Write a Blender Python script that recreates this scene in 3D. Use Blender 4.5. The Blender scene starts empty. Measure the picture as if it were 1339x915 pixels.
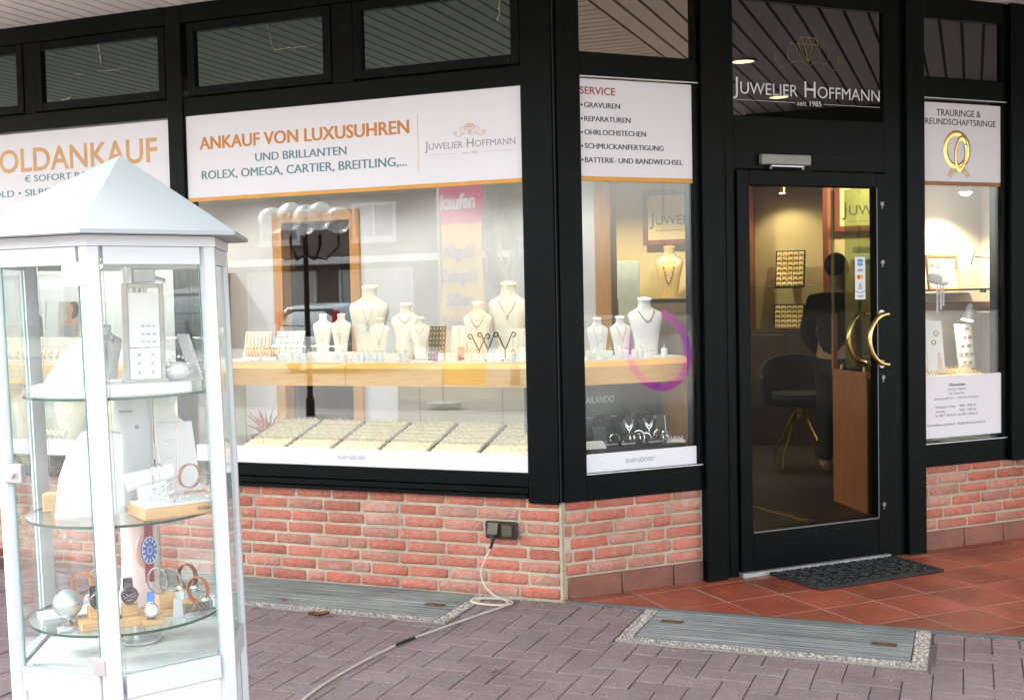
import bpy, bmesh, math, random
from math import sin, cos, pi, radians as R, sqrt
from mathutils import Vector as V, Matrix

# ------------------------------------------------------------------ camera, sky, sun, exposure
scene = bpy.context.scene
col = scene.collection
cam_d = bpy.data.cameras.new('camera'); cam = bpy.data.objects.new('camera', cam_d); col.objects.link(cam)
cam_d.sensor_width = 36.0; cam_d.lens = 36.0 * 1525.66 / 1339.0
cam_d.clip_start = 0.05; cam_d.clip_end = 2000.0
cr = V((0.93004256, 0.36684441, -0.02111899)); cu = V((0.00340523, 0.04886713, 0.99879948)); cf = V((-0.36743603, 0.92899795, -0.04419932))
m = Matrix((cr, cu, -cf)).transposed().to_4x4(); m.translation = V((1.82243, -5.20895, 1.45))
cam.matrix_world = m
scene.camera = cam

SUN_EL, SUN_DIR = R(50), V((-0.975, -0.22, 0)).normalized()
world = bpy.data.worlds.new('World'); scene.world = world; world.use_nodes = True
wn = world.node_tree; wn.nodes.clear()
sky = wn.nodes.new('ShaderNodeTexSky'); sky.sky_type = 'NISHITA'; sky.sun_disc = False
sky.sun_elevation = SUN_EL; sky.sun_rotation = math.atan2(SUN_DIR.x, SUN_DIR.y)
sky.air_density = 1.2; sky.dust_density = 3.0; sky.ozone_density = 1.0
hs = wn.nodes.new('ShaderNodeHueSaturation'); hs.inputs['Saturation'].default_value = 0.30   # thin white overcast
bg = wn.nodes.new('ShaderNodeBackground'); bg.inputs['Strength'].default_value = 0.15
wo = wn.nodes.new('ShaderNodeOutputWorld')
wn.links.new(sky.outputs[0], hs.inputs['Color']); wn.links.new(hs.outputs[0], bg.inputs[0]); wn.links.new(bg.outputs[0], wo.inputs[0])
sl = bpy.data.lights.new('sun', 'SUN'); sl.energy = 0.9; sl.angle = R(25); sl.color = (1.0, 0.96, 0.9)
sun = bpy.data.objects.new('sun', sl); col.objects.link(sun)
sd = V((SUN_DIR.x * cos(SUN_EL), SUN_DIR.y * cos(SUN_EL), sin(SUN_EL)))
sun.rotation_euler = (-sd).to_track_quat('-Z', 'Y').to_euler(); sun.location = sd * 40
vs = scene.view_settings
vs.view_transform = 'Standard'; vs.look = 'None'; vs.exposure = 2.87; vs.gamma = 1.0; vs.use_curve_mapping = False
scene.cycles.max_bounces = 14; scene.cycles.transparent_max_bounces = 48; scene.cycles.glossy_bounces = 6
scene.cycles.diffuse_bounces = 5; scene.cycles.transmission_bounces = 8
scene.cycles.caustics_reflective = False; scene.cycles.caustics_refractive = False
scene.cycles.sample_clamp_indirect = 6.0
scene.cycles.use_denoising = True

# ------------------------------------------------------------------ helpers
rnd = random.Random(7)
MATS = {}

def pm(name, c1, c2=None, scale=8.0, rough=0.5, metal=0.0, bump=0.0, bscale=60.0, coat=0.0, emit=0.0, stretch=None, attr=False, spec=0.5, rvar=0.0, detail=4.0, speck=None, stain=None):
    """procedural principled material: two-tone noise colour, optional bump, roughness variation and per-face tint"""
    if name in MATS: return MATS[name]
    mt = bpy.data.materials.new(name); mt.use_nodes = True
    t = mt.node_tree; b = t.nodes['Principled BSDF']
    b.inputs['Metallic'].default_value = metal; b.inputs['Roughness'].default_value = rough
    b.inputs['Specular IOR Level'].default_value = spec
    b.inputs['Coat Weight'].default_value = coat; b.inputs['Coat Roughness'].default_value = 0.08
    tc = t.nodes.new('ShaderNodeTexCoord'); mp = t.nodes.new('ShaderNodeMapping')
    t.links.new(tc.outputs['Object'], mp.inputs[0])
    if stretch: mp.inputs['Scale'].default_value = stretch
    nz = t.nodes.new('ShaderNodeTexNoise'); nz.inputs['Scale'].default_value = scale; nz.inputs['Detail'].default_value = detail
    t.links.new(mp.outputs[0], nz.inputs['Vector'])
    mx = t.nodes.new('ShaderNodeMix'); mx.data_type = 'RGBA'
    c2 = c2 or tuple(min(1, c * 0.86) for c in c1)
    rmp = t.nodes.new('ShaderNodeMapRange'); rmp.inputs[1].default_value = 0.35; rmp.inputs[2].default_value = 0.65
    t.links.new(nz.outputs[0], rmp.inputs[0]); t.links.new(rmp.outputs[0], mx.inputs[0])
    mx.inputs[6].default_value = (*c1, 1); mx.inputs[7].default_value = (*c2, 1)
    out = mx.outputs[2]
    if speck:      # pale grit: (colour, scale, threshold)
        n3 = t.nodes.new('ShaderNodeTexNoise'); n3.inputs['Scale'].default_value = speck[1]; n3.inputs['Detail'].default_value = 2
        t.links.new(mp.outputs[0], n3.inputs['Vector'])
        r3 = t.nodes.new('ShaderNodeMapRange'); r3.inputs[1].default_value = speck[2]; r3.inputs[2].default_value = speck[2] + 0.05
        t.links.new(n3.outputs[0], r3.inputs[0])
        m3 = t.nodes.new('ShaderNodeMix'); m3.data_type = 'RGBA'; t.links.new(r3.outputs[0], m3.inputs[0]); t.links.new(out, m3.inputs[6]); m3.inputs[7].default_value = (*speck[0], 1); out = m3.outputs[2]
    if stain:      # broad uneven dirt: (scale, strength)
        n4 = t.nodes.new('ShaderNodeTexNoise'); n4.inputs['Scale'].default_value = stain[0]; n4.inputs['Detail'].default_value = 7; n4.inputs['Roughness'].default_value = 0.65
        t.links.new(tc.outputs['Object'], n4.inputs['Vector'])
        r4 = t.nodes.new('ShaderNodeMapRange'); r4.inputs[1].default_value = 0.38; r4.inputs[2].default_value = 0.72; r4.inputs[3].default_value = 1.06; r4.inputs[4].default_value = 1 - stain[1]
        t.links.new(n4.outputs[0], r4.inputs[0])
        m4 = t.nodes.new('ShaderNodeMix'); m4.data_type = 'RGBA'; m4.blend_type = 'MULTIPLY'; m4.inputs[0].default_value = 1.0
        t.links.new(out, m4.inputs[6]); t.links.new(r4.outputs[0], m4.inputs[7]); out = m4.outputs[2]
    if attr:
        at = t.nodes.new('ShaderNodeAttribute'); at.attribute_name = 'tint'
        m2 = t.nodes.new('ShaderNodeMix'); m2.data_type = 'RGBA'; m2.blend_type = 'MULTIPLY'; m2.inputs[0].default_value = 1.0
        t.links.new(out, m2.inputs[6]); t.links.new(at.outputs['Color'], m2.inputs[7]); out = m2.outputs[2]
    t.links.new(out, b.inputs['Base Color'])
    if emit:
        b.inputs['Emission Strength'].default_value = emit; t.links.new(out, b.inputs['Emission Color'])
    if rvar:
        mr = t.nodes.new('ShaderNodeMapRange'); mr.inputs[3].default_value = max(0.02, rough - rvar); mr.inputs[4].default_value = rough + rvar
        t.links.new(nz.outputs[0], mr.inputs[0]); t.links.new(mr.outputs[0], b.inputs['Roughness'])
    if bump:
        n2 = t.nodes.new('ShaderNodeTexNoise'); n2.inputs['Scale'].default_value = bscale; n2.inputs['Detail'].default_value = 5
        t.links.new(mp.outputs[0], n2.inputs['Vector'])
        bp = t.nodes.new('ShaderNodeBump'); bp.inputs['Strength'].default_value = bump; bp.inputs['Distance'].default_value = 0.01
        t.links.new(n2.outputs[0], bp.inputs['Height']); t.links.new(bp.outputs[0], b.inputs['Normal'])
    MATS[name] = mt
    return mt

def glass(name, base, tint=(1, 1, 1), dark=None, wav=0.0, gcol=(1, 1, 1)):
    """thin pane: clear (or dark-backed) body under a Schlick mirror reflection"""
    if name in MATS: return MATS[name]
    mt = bpy.data.materials.new(name); mt.use_nodes = True
    t = mt.node_tree; t.nodes.clear()
    lw = t.nodes.new('ShaderNodeLayerWeight'); lw.inputs[0].default_value = 0.5
    pw = t.nodes.new('ShaderNodeMath'); pw.operation = 'POWER'; pw.inputs[1].default_value = 5
    ma = t.nodes.new('ShaderNodeMath'); ma.operation = 'MULTIPLY_ADD'; ma.inputs[1].default_value = 0.9 - base; ma.inputs[2].default_value = base
    t.links.new(lw.outputs['Facing'], pw.inputs[0]); t.links.new(pw.outputs[0], ma.inputs[0])
    gl = t.nodes.new('ShaderNodeBsdfGlossy'); gl.inputs['Roughness'].default_value = 0.0; gl.inputs['Color'].default_value = (*gcol, 1)
    if dark:
        body = t.nodes.new('ShaderNodeBsdfDiffuse'); body.inputs[0].default_value = (*dark, 1)
    else:
        body = t.nodes.new('ShaderNodeBsdfTransparent'); body.inputs[0].default_value = (*tint, 1)
    mx = t.nodes.new('ShaderNodeMixShader'); o = t.nodes.new('ShaderNodeOutputMaterial')
    if wav:
        tc = t.nodes.new('ShaderNodeTexCoord'); nz = t.nodes.new('ShaderNodeTexNoise'); nz.inputs['Scale'].default_value = 1.6; nz.inputs['Detail'].default_value = 1
        bp = t.nodes.new('ShaderNodeBump'); bp.inputs['Strength'].default_value = wav; bp.inputs['Distance'].default_value = 0.01
        t.links.new(tc.outputs['Object'], nz.inputs['Vector']); t.links.new(nz.outputs[0], bp.inputs['Height']); t.links.new(bp.outputs[0], gl.inputs['Normal'])
    t.links.new(ma.outputs[0], mx.inputs[0]); t.links.new(body.outputs[0], mx.inputs[1]); t.links.new(gl.outputs[0], mx.inputs[2])
    t.links.new(mx.outputs[0], o.inputs[0])
    MATS[name] = mt
    return mt

class MB:
    """collects shapes into one mesh"""
    def __init__(s): s.bm = bmesh.new(); s.tint = None; s.tl = s.bm.loops.layers.float_color.new('tint')
    def _new(s, verts, faces, mi=0, tint=None):
        vs_ = [s.bm.verts.new(v) for v in verts]; out = []
        for f in faces:
            try: fc = s.bm.faces.new([vs_[i] for i in f])
            except ValueError: continue
            fc.material_index = mi; out.append(fc)
            c = tint or (1, 1, 1)
            for lp in fc.loops: lp[s.tl] = (*c, 1)
        return vs_, out
    def box(s, x0, x1, y0, y1, z0, z1, bev=0.0, mi=0, tint=None, M=None):
        if bev <= 0:
            v = [(x0,y0,z0),(x1,y0,z0),(x1,y1,z0),(x0,y1,z0),(x0,y0,z1),(x1,y0,z1),(x1,y1,z1),(x0,y1,z1)]
            f = [(0,3,2,1),(4,5,6,7),(0,1,5,4),(1,2,6,5),(2,3,7,6),(3,0,4,7)]
        else:
            b = min(bev, (x1-x0)*.45, (y1-y0)*.45, (z1-z0)*.45); v = []
            for (X, sx) in ((x0,1),(x1,-1)):
                for (Y, sy) in ((y0,1),(y1,-1)):
                    for (Z, sz) in ((z0,1),(z1,-1)):
                        v += [(X, Y+sy*b, Z+sz*b), (X+sx*b, Y, Z+sz*b), (X+sx*b, Y+sy*b, Z)]
            I = lambda i,j,k,a: (i*4+j*2+k)*3+a
            f = [(I(0,0,0,0),I(0,0,1,0),I(0,1,1,0),I(0,1,0,0)),(I(1,0,0,0),I(1,1,0,0),I(1,1,1,0),I(1,0,1,0)),
                 (I(0,0,0,1),I(1,0,0,1),I(1,0,1,1),I(0,0,1,1)),(I(0,1,0,1),I(0,1,1,1),I(1,1,1,1),I(1,1,0,1)),
                 (I(0,0,0,2),I(0,1,0,2),I(1,1,0,2),I(1,0,0,2)),(I(0,0,1,2),I(1,0,1,2),I(1,1,1,2),I(0,1,1,2))]
            for i in (0,1):
                for j in (0,1):
                    f.append((I(i,j,0,0),I(i,j,1,0),I(i,j,1,1),I(i,j,0,1))); f.append((I(i,0,j,0),I(i,1,j,0),I(i,1,j,2),I(i,0,j,2))); f.append((I(0,i,j,1),I(1,i,j,1),I(1,i,j,2),I(0,i,j,2)))
                    for k in (0,1): f.append((I(i,j,k,0),I(i,j,k,1),I(i,j,k,2)))
        if M is not None: v = [M @ V(p) for p in v]
        return s._new(v, f, mi, tint)
    def prism(s, poly, y0, y1, mi=0, M=None, tint=None):
        """polygon in xz extruded along y"""
        n = len(poly); v = [(x, y0, z) for x, z in poly] + [(x, y1, z) for x, z in poly]
        f = [tuple(range(n)), tuple(range(2*n-1, n-1, -1))] + [(i, n+i, n+(i+1) % n, (i+1) % n) for i in range(n)]
        if M is not None: v = [M @ V(p) for p in v]
        return s._new(v, f, mi, tint)
    def slab(s, poly, z0, z1, mi=0, M=None, tint=None, mi_side=None):
        """polygon in xy (ccw) extruded along z"""
        n = len(poly); v = [(x, y, z0) for x, y in poly] + [(x, y, z1) for x, y in poly]
        if M is not None: v = [M @ V(p) for p in v]
        vs_, fs = s._new(v, [tuple(range(n-1, -1, -1)), tuple(range(n, 2*n))] + [(i, (i+1) % n, n+(i+1) % n, n+i) for i in range(n)], mi, tint)
        if mi_side is not None:
            for f in fs[2:]: f.material_index = mi_side
        return vs_, fs
    def lathe(s, prof, c=(0,0,0), seg=24, mi=0, M=None, sx=1.0, sy=1.0, tint=None):
        """profile [(r,z)] round z"""
        v = []; f = []
        for r, z in prof:
            for i in range(seg):
                a = 2*pi*i/seg; v.append(V((c[0]+r*sx*cos(a), c[1]+r*sy*sin(a), c[2]+z)))
        for k in range(len(prof)-1):
            for i in range(seg): f.append((k*seg+i, k*seg+(i+1) % seg, (k+1)*seg+(i+1) % seg, (k+1)*seg+i))
        f.append(tuple(range(seg-1, -1, -1))); f.append(tuple((len(prof)-1)*seg+i for i in range(seg)))
        if M is not None: v = [M @ p for p in v]
        return s._new(v, f, mi, tint)
    def tube(s, pts, r, seg=8, mi=0, closed=False, M=None, tint=None, caps=True):
        pts = [V(p) for p in pts]; n = len(pts); rr = r if isinstance(r, (list, tuple)) else [r]*n
        v = []; up = None
        for i, p in enumerate(pts):
            if closed: d = pts[(i+1) % n] - pts[i-1]
            else: d = pts[min(i+1, n-1)] - pts[max(i-1, 0)]
            d = d.normalized() if d.length > 1e-9 else V((0,0,1))
            if up is None: up = d.orthogonal().normalized()
            a = up - d * up.dot(d)
            a = a.normalized() if a.length > 1e-6 else d.orthogonal().normalized()
            up = a; b = d.cross(a)
            for k in range(seg): v.append(p + (a*cos(2*pi*k/seg) + b*sin(2*pi*k/seg)) * rr[i])
        f = []
        for i in range(n if closed else n-1):
            j = (i+1) % n
            for k in range(seg): f.append((i*seg+k, i*seg+(k+1) % seg, j*seg+(k+1) % seg, j*seg+k))
        if not closed and caps: f.append(tuple(range(seg-1, -1, -1))); f.append(tuple((n-1)*seg+k for k in range(seg)))
        if M is not None: v = [M @ p for p in v]
        return s._new(v, f, mi, tint)
    def torus(s, c, Rr, r, ax='Y', seg=20, ts=8, mi=0, a0=0.0, a1=2*pi, M=None, sq=1.0):
        closed = abs(a1-a0-2*pi) < 1e-6; pts = []
        for i in range(seg if closed else seg+1):
            a = a0 + (a1-a0)*i/seg; x, y = Rr*cos(a), Rr*sin(a)*sq
            p = {'Y': (x, 0, y), 'Z': (x, y, 0), 'X': (0, x, y)}[ax]; pts.append(V(c)+V(p))
        return s.tube(pts, r, ts, mi, closed, M)
    def cyl(s, p0, p1, r0, r1=None, seg=16, mi=0, M=None):
        return s.tube([p0, p1], [r0, r0 if r1 is None else r1], seg, mi, M=M)
    def sphere(s, c, r, seg=20, rings=12, mi=0, sc=(1,1,1), M=None):
        prof = [(max(1e-4, r*sin(pi*k/rings)), -r*cos(pi*k/rings)*sc[2]) for k in range(rings+1)]
        return s.lathe(prof, c, seg, mi, M, sc[0], sc[1])
    def loft(s, secs, mi=0, caps=True, closed=True, M=None):
        n = len(secs[0]); v = [V(p) for sec in secs for p in sec]; f = []
        for k in range(len(secs)-1):
            for i in range(n if closed else n-1): f.append((k*n+i, k*n+(i+1) % n, (k+1)*n+(i+1) % n, (k+1)*n+i))
        if caps and closed: f.append(tuple(range(n-1, -1, -1))); f.append(tuple((len(secs)-1)*n+i for i in range(n)))
        if M is not None: v = [M @ p for p in v]
        return s._new(v, f, mi)
    def build(s, name, mats, parent=None, smooth=35, loc=None, rotz=0.0, mesh_only=False):
        me = bpy.data.meshes.new(name); bmesh.ops.recalc_face_normals(s.bm, faces=s.bm.faces); s.bm.to_mesh(me); s.bm.free()
        for mm in (mats if isinstance(mats, (list, tuple)) else [mats]): me.materials.append(mm)
        if smooth:
            me.polygons.foreach_set('use_smooth', [True]*len(me.polygons)); me.set_sharp_from_angle(angle=R(smooth))
        if mesh_only: return me
        return link(name, me, parent, loc, rotz)

def link(name, me, parent=None, loc=None, rotz=0.0):
    o = bpy.data.objects.new(name, me); col.objects.link(o)
    if parent: o.parent = parent
    if loc is not None: o.location = loc
    if rotz: o.rotation_euler = (0, 0, rotz)
    return o

def tag(o, label=None, cat=None, group=None, kind=None):
    if label: o['label'] = label
    if cat: o['category'] = cat
    if group: o['group'] = group
    if kind: o['kind'] = kind
    return o

def thing(name, label, cat, loc=(0,0,0), rotz=0.0, group=None):
    o = bpy.data.objects.new(name, None); col.objects.link(o); o.empty_display_size = 0.05
    o.location = loc; o.rotation_euler = (0, 0, rotz)
    return tag(o, label, cat, group)

def copy_tree(o, loc, rotz, label, group=None, parent=None, scale=None):
    c = o.copy(); col.objects.link(c); c.parent = parent
    if parent is None:
        c.location = loc; c.rotation_euler = (0, 0, rotz); tag(c, label, None, group)
        if scale: c.scale = scale
    for ch in list(o.children): copy_tree(ch, None, None, None, None, c)
    return c

S2 = sqrt(0.5)
def Bp(s, t, z=0.0): return V((s*S2 - t*S2, s*S2 + t*S2, z))      # point beside the slanted front: s along it, t inwards
BZ = pi/4

_capr = {}
def text(parent, body, mt, x, z, y, h, width=None, align='L', name='lettering', bold=0.0, small_caps=0.0, mirror=False, M=None, ext=0.0004, shear=0.0, fat=0.0):
    cu_ = bpy.data.curves.new(name, 'FONT'); cu_.resolution_u = 3
    def conv(b):
        cu_.body = b
        for ch in cu_.body_format: ch.use_small_caps = bool(small_caps)
        ob = bpy.data.objects.new('tmp', cu_); col.objects.link(ob)
        bpy.context.view_layer.update()
        me_ = bpy.data.meshes.new_from_object(ob.evaluated_get(bpy.context.evaluated_depsgraph_get()))
        bpy.data.objects.remove(ob); return me_
    cu_.size = 1.0; cu_.offset = 0.0; cu_.extrude = 0.0
    if small_caps: cu_.small_caps_scale = small_caps
    if 'H' not in _capr:
        mh = conv('H'); _capr['H'] = max(v.co.y for v in mh.vertices); bpy.data.meshes.remove(mh)
    k = h / _capr['H']; cu_.offset = bold; cu_.extrude = ext / k; cu_.shear = shear
    me = conv(body); xs = [v.co.x for v in me.vertices]; x0, x1 = min(xs), max(xs)
    kx = (width / (x1-x0)) if width else k
    off = {'L': 0, 'C': -(x1-x0)*kx/2, 'R': -(x1-x0)*kx}[align]
    for v in me.vertices:
        u = (v.co.x-x0)*kx + off
        if mirror: u = -u
        p = V((x+u, y - v.co.z*k, z + v.co.y*k)); v.co = (M @ p) if M is not None else p
    if mirror: me.flip_normals()
    if fat:      # heavier strokes: the same letters laid twice more, a hair aside and a hair lower
        bm_ = bmesh.new(); bm_.from_mesh(me); base = list(bm_.verts) + list(bm_.edges) + list(bm_.faces)
        for q, sg in enumerate((-1, 1)):
            d_ = bmesh.ops.duplicate(bm_, geom=base)['geom']
            for v in d_:
                if isinstance(v, bmesh.types.BMVert): v.co += V((sg*fat*h, 0.00012*(q+1), 0))
        bm_.to_mesh(me); bm_.free()
    me.name = name; me.materials.clear(); me.materials.append(mt)
    bpy.data.curves.remove(cu_)
    return link(name, me, parent)

def spot(parent, loc, target, watts, angle=70, color=(1.0, 0.85, 0.62), radius=0.03, blend=0.6):
    l = bpy.data.lights.new('lamp_light', 'SPOT'); l.energy = watts; l.spot_size = R(angle); l.spot_blend = blend; l.color = color; l.shadow_soft_size = radius
    o = bpy.data.objects.new('lamp_light', l); col.objects.link(o); o.parent = parent; o.location = loc
    o.rotation_euler = (V(target)-V(loc)).to_track_quat('-Z', 'Y').to_euler()
    return o

# ------------------------------------------------------------------ materials
M_black = pm('black_coated_aluminium', (0.0012, 0.0022, 0.0022), (0.0020, 0.0032, 0.0032), 3, 0.40, 0, 0.04, 300, rvar=0.08, spec=0.11, speck=((0.10, 0.11, 0.11), 75, 0.735))
M_gasket = pm('rubber_gasket', (0.006, 0.006, 0.006), None, 5, 0.6)
M_film = pm('white_sign_film', (0.77, 0.785, 0.815), (0.745, 0.76, 0.79), 3, 0.35)
M_orange = pm('orange_brown_print', (0.60, 0.24, 0.03), (0.56, 0.21, 0.03), 9, 0.4)
M_orange2 = pm('orange_border_print', (0.72, 0.36, 0.04), (0.66, 0.31, 0.03), 5, 0.4)
M_tan = pm('faded_gold_print', (0.66, 0.40, 0.18), (0.60, 0.33, 0.12), 9, 0.4)
M_teal = pm('grey_teal_print', (0.10, 0.245, 0.275), None, 9, 0.45)
M_greyp = pm('grey_print', (0.28, 0.30, 0.33), None, 9, 0.45)
M_dkp = pm('dark_slate_print', (0.04, 0.055, 0.075), None, 9, 0.45)
M_white_l = pm('white_vinyl_letter', (0.72, 0.78, 0.78), None, 9, 0.5)
M_rust = pm('red_brown_print', (0.33, 0.07, 0.02), None, 9, 0.45)
M_goldline = pm('gold_line_vinyl', (0.30, 0.22, 0.10), (0.24, 0.18, 0.08), 20, 0.4)
M_brass = pm('polished_brass', (0.80, 0.58, 0.26), (0.74, 0.50, 0.20), 12, 0.22, 1.0)
M_gold = pm('yellow_gold', (0.83, 0.58, 0.22), (0.78, 0.50, 0.16), 30, 0.25, 1.0)
M_silver = pm('polished_silver', (0.78, 0.79, 0.80), None, 30, 0.2, 1.0)
M_steel = pm('brushed_steel', (0.55, 0.56, 0.56), None, 30, 0.35, 1.0)
M_brick = pm('rough_red_brick', (0.50, 0.142, 0.080), (0.46, 0.205, 0.160), 30, 0.88, 0, 1.0, 55, attr=True, detail=9, speck=((0.60, 0.47, 0.38), 170, 0.68), stain=(2.2, 0.22))
M_mortar = pm('sandy_mortar', (0.54, 0.47, 0.35), (0.46, 0.40, 0.295), 40, 0.95, 0, 0.6, 180, stain=(3.0, 0.35))
M_paver = pm('purple_brown_paver', (0.275, 0.215, 0.218), (0.235, 0.185, 0.190), 30, 0.85, 0, 0.6, 220, attr=True, detail=10, speck=((0.48, 0.44, 0.42), 85, 0.655), stain=(1.7, 0.28))
M_joint = pm('sand_joint', (0.040, 0.036, 0.034), (0.085, 0.075, 0.07), 7, 0.95, 0, 0.5, 200)
M_tile = pm('terracotta_tile', (0.39, 0.098, 0.050), (0.25, 0.066, 0.040), 4, 0.40, 0, 0.12, 90, attr=True, rvar=0.1, detail=6, stain=(2.5, 0.25))
M_grout = pm('grey_grout', (0.36, 0.31, 0.25), (0.27, 0.235, 0.195), 30, 0.9)
M_soffit = pm('grey_brown_soffit_board', (0.80, 0.76, 0.70), (0.75, 0.71, 0.65), 3, 0.55)
M_dark = pm('dark_void_paint', (0.012, 0.012, 0.012), None, 4, 0.8)
M_cream = pm('cream_leatherette', (0.80, 0.75, 0.62), (0.76, 0.70, 0.57), 12, 0.5, 0, 0.05, 250)
M_ivory = pm('ivory_card', (0.82, 0.79, 0.70), None, 12, 0.6)
M_white = pm('white_lacquer', (0.55, 0.575, 0.58), (0.52, 0.545, 0.55), 2.5, 0.35, 0, 0.02, 60)
M_whitem = pm('white_leatherette', (0.74, 0.735, 0.73), (0.70, 0.695, 0.69), 10, 0.5, 0, 0.05, 220)
M_wood = pm('honey_beech_wood', (0.74, 0.41, 0.095), (0.66, 0.34, 0.07), 5, 0.38, 0, 0.04, 30, stretch=(1, 8, 14))
M_woodv = pm('honey_beech_upright', (0.60, 0.29, 0.075), (0.52, 0.235, 0.055), 5, 0.4, 0, 0.04, 30, stretch=(10, 10, 1))
M_cherry = pm('cherry_wood', (0.48, 0.17, 0.062), (0.38, 0.13, 0.045), 4, 0.4, 0, 0.04, 30, stretch=(9, 9, 0.8))
M_bloc = pm('light_wood_block', (0.66, 0.42, 0.20), (0.58, 0.35, 0.15), 20, 0.5, 0, 0.05, 60, stretch=(1, 1, 9))
M_wallw = pm('white_wall_paint', (0.74, 0.74, 0.73), None, 1.5, 0.7)
M_wally = pm('pale_yellow_wall_paint', (0.66, 0.55, 0.28), (0.63, 0.52, 0.26), 1.5, 0.65)
M_redwood = pm('red_brown_frame_wood', (0.24, 0.06, 0.03), (0.18, 0.045, 0.02), 8, 0.4)
M_darkwood = pm('dark_drawer_wood', (0.06, 0.032, 0.022), (0.045, 0.025, 0.018), 8, 0.45)
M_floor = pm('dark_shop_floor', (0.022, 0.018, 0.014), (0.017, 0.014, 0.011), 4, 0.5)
M_blackf = pm('black_fabric', (0.012, 0.012, 0.013), None, 60, 0.9)
M_blackl = pm('black_leatherette', (0.010, 0.011, 0.011), None, 40, 0.5, 0, 0.05, 200)
M_rubber = pm('black_rubber_mat', (0.014, 0.016, 0.016), (0.02, 0.022, 0.022), 40, 0.65, 0, 0.2, 120)
M_cable = pm('white_cable_plastic', (0.56, 0.53, 0.44), (0.48, 0.45, 0.37), 6, 0.45)
M_tape = pm('black_tape', (0.015, 0.015, 0.015), None, 6, 0.5)
M_brownp = pm('dark_brown_plastic', (0.035, 0.028, 0.022), None, 8, 0.4)
M_olivep = pm('olive_brown_plastic', (0.10, 0.085, 0.045), None, 8, 0.45)
M_weather = pm('weathered_grey_board', (0.34, 0.375, 0.36), (0.14, 0.165, 0.16), 4, 0.85, 0, 0.6, 30, stretch=(0.5, 22, 16), detail=10, stain=(3.0, 0.3))
M_pebble = pm('washed_pebble', (0.52, 0.49, 0.44), (0.33, 0.30, 0.27), 60, 0.8, 0, 0.2, 90, attr=True)
M_cement = pm('pebble_cement', (0.32, 0.30, 0.27), None, 60, 0.9, 0, 0.4, 120)
M_alu = pm('plain_aluminium', (0.62, 0.64, 0.66), None, 20, 0.4, 1.0)
M_kerb = pm('grey_metal_edging', (0.13, 0.13, 0.13), (0.10, 0.10, 0.10), 12, 0.6, 0, 0.2, 80)
M_lampw = pm('lit_lamp_warm', (1.0, 0.74, 0.34), (1.0, 0.72, 0.32), 4, 0.4, emit=3)
M_lampc = pm('lit_lamp_halogen', (1.0, 0.86, 0.6), (1.0, 0.85, 0.58), 4, 0.4, emit=5)
M_edge = pm('green_glass_edge', (0.010, 0.075, 0.055), (0.008, 0.055, 0.04), 10, 0.15, 0, 0)
G_win = glass('window_glass', 0.085, (0.97, 0.985, 0.975), wav=0.02)
G_case = glass('showcase_glass', 0.045, (0.975, 0.99, 0.985))
G_winB = glass('slanted_window_glass', 0.04, (0.97, 0.985, 0.975), wav=0.02)
G_door = glass('door_glass', 0.003, (0.86, 0.87, 0.83))
G_trA = glass('dark_transom_glass', 0.115, dark=(0.006, 0.011, 0.009), gcol=(.82, 1, .92))  # mirror strength of each transom glass stands in for its soffit's light
G_trB = glass('dark_transom_glass_lit_soffit', 0.36, dark=(0.006, 0.007, 0.006), gcol=(1, .88, .72))
G_trD = glass('dark_transom_glass_dim_soffit', 0.11, dark=(0.006, 0.007, 0.006))
G_shelf = glass('shelf_glass', 0.04, (0.93, 0.975, 0.955))
# ------------------------------------------------------------------ ground: sheet, street, pavers, tiles
b = MB(); b.box(-120, 120, -160, 120, -0.30, -0.07); tag(b.build('ground', M_joint, smooth=0), kind='structure')
b = MB(); b.box(-80, 80, -19.5, -8.6, -0.065, -0.05); tag(b.build('road', pm('pale_bounce_street', (0.20, 0.195, 0.185), (0.17, 0.165, 0.155), 30, 0.9, 0, 0.5, 200), smooth=0), kind='structure')  # paler than asphalt so it bounces light up to the soffit
b = MB(); b.box(-80, 80, -34, -19.5, -0.065, 0.02); b.box(-80, 80, -8.6, -8.45, -0.065, 0.0, 0.01)
b.box(-80, 80, -8.45, -5.6, -0.065, -0.012); b.box(-80, -7.0, -5.6, 0, -0.065, -0.012); b.box(6, 80, -5.6, 4, -0.065, -0.012)
tag(b.build('sidewalk', pm('far_paving', (0.36, 0.345, 0.32), (0.31, 0.295, 0.275), 9, 0.9, 0, 0.4, 120), smooth=0), kind='structure')  # lightened too, for bounce under the canopy

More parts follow.
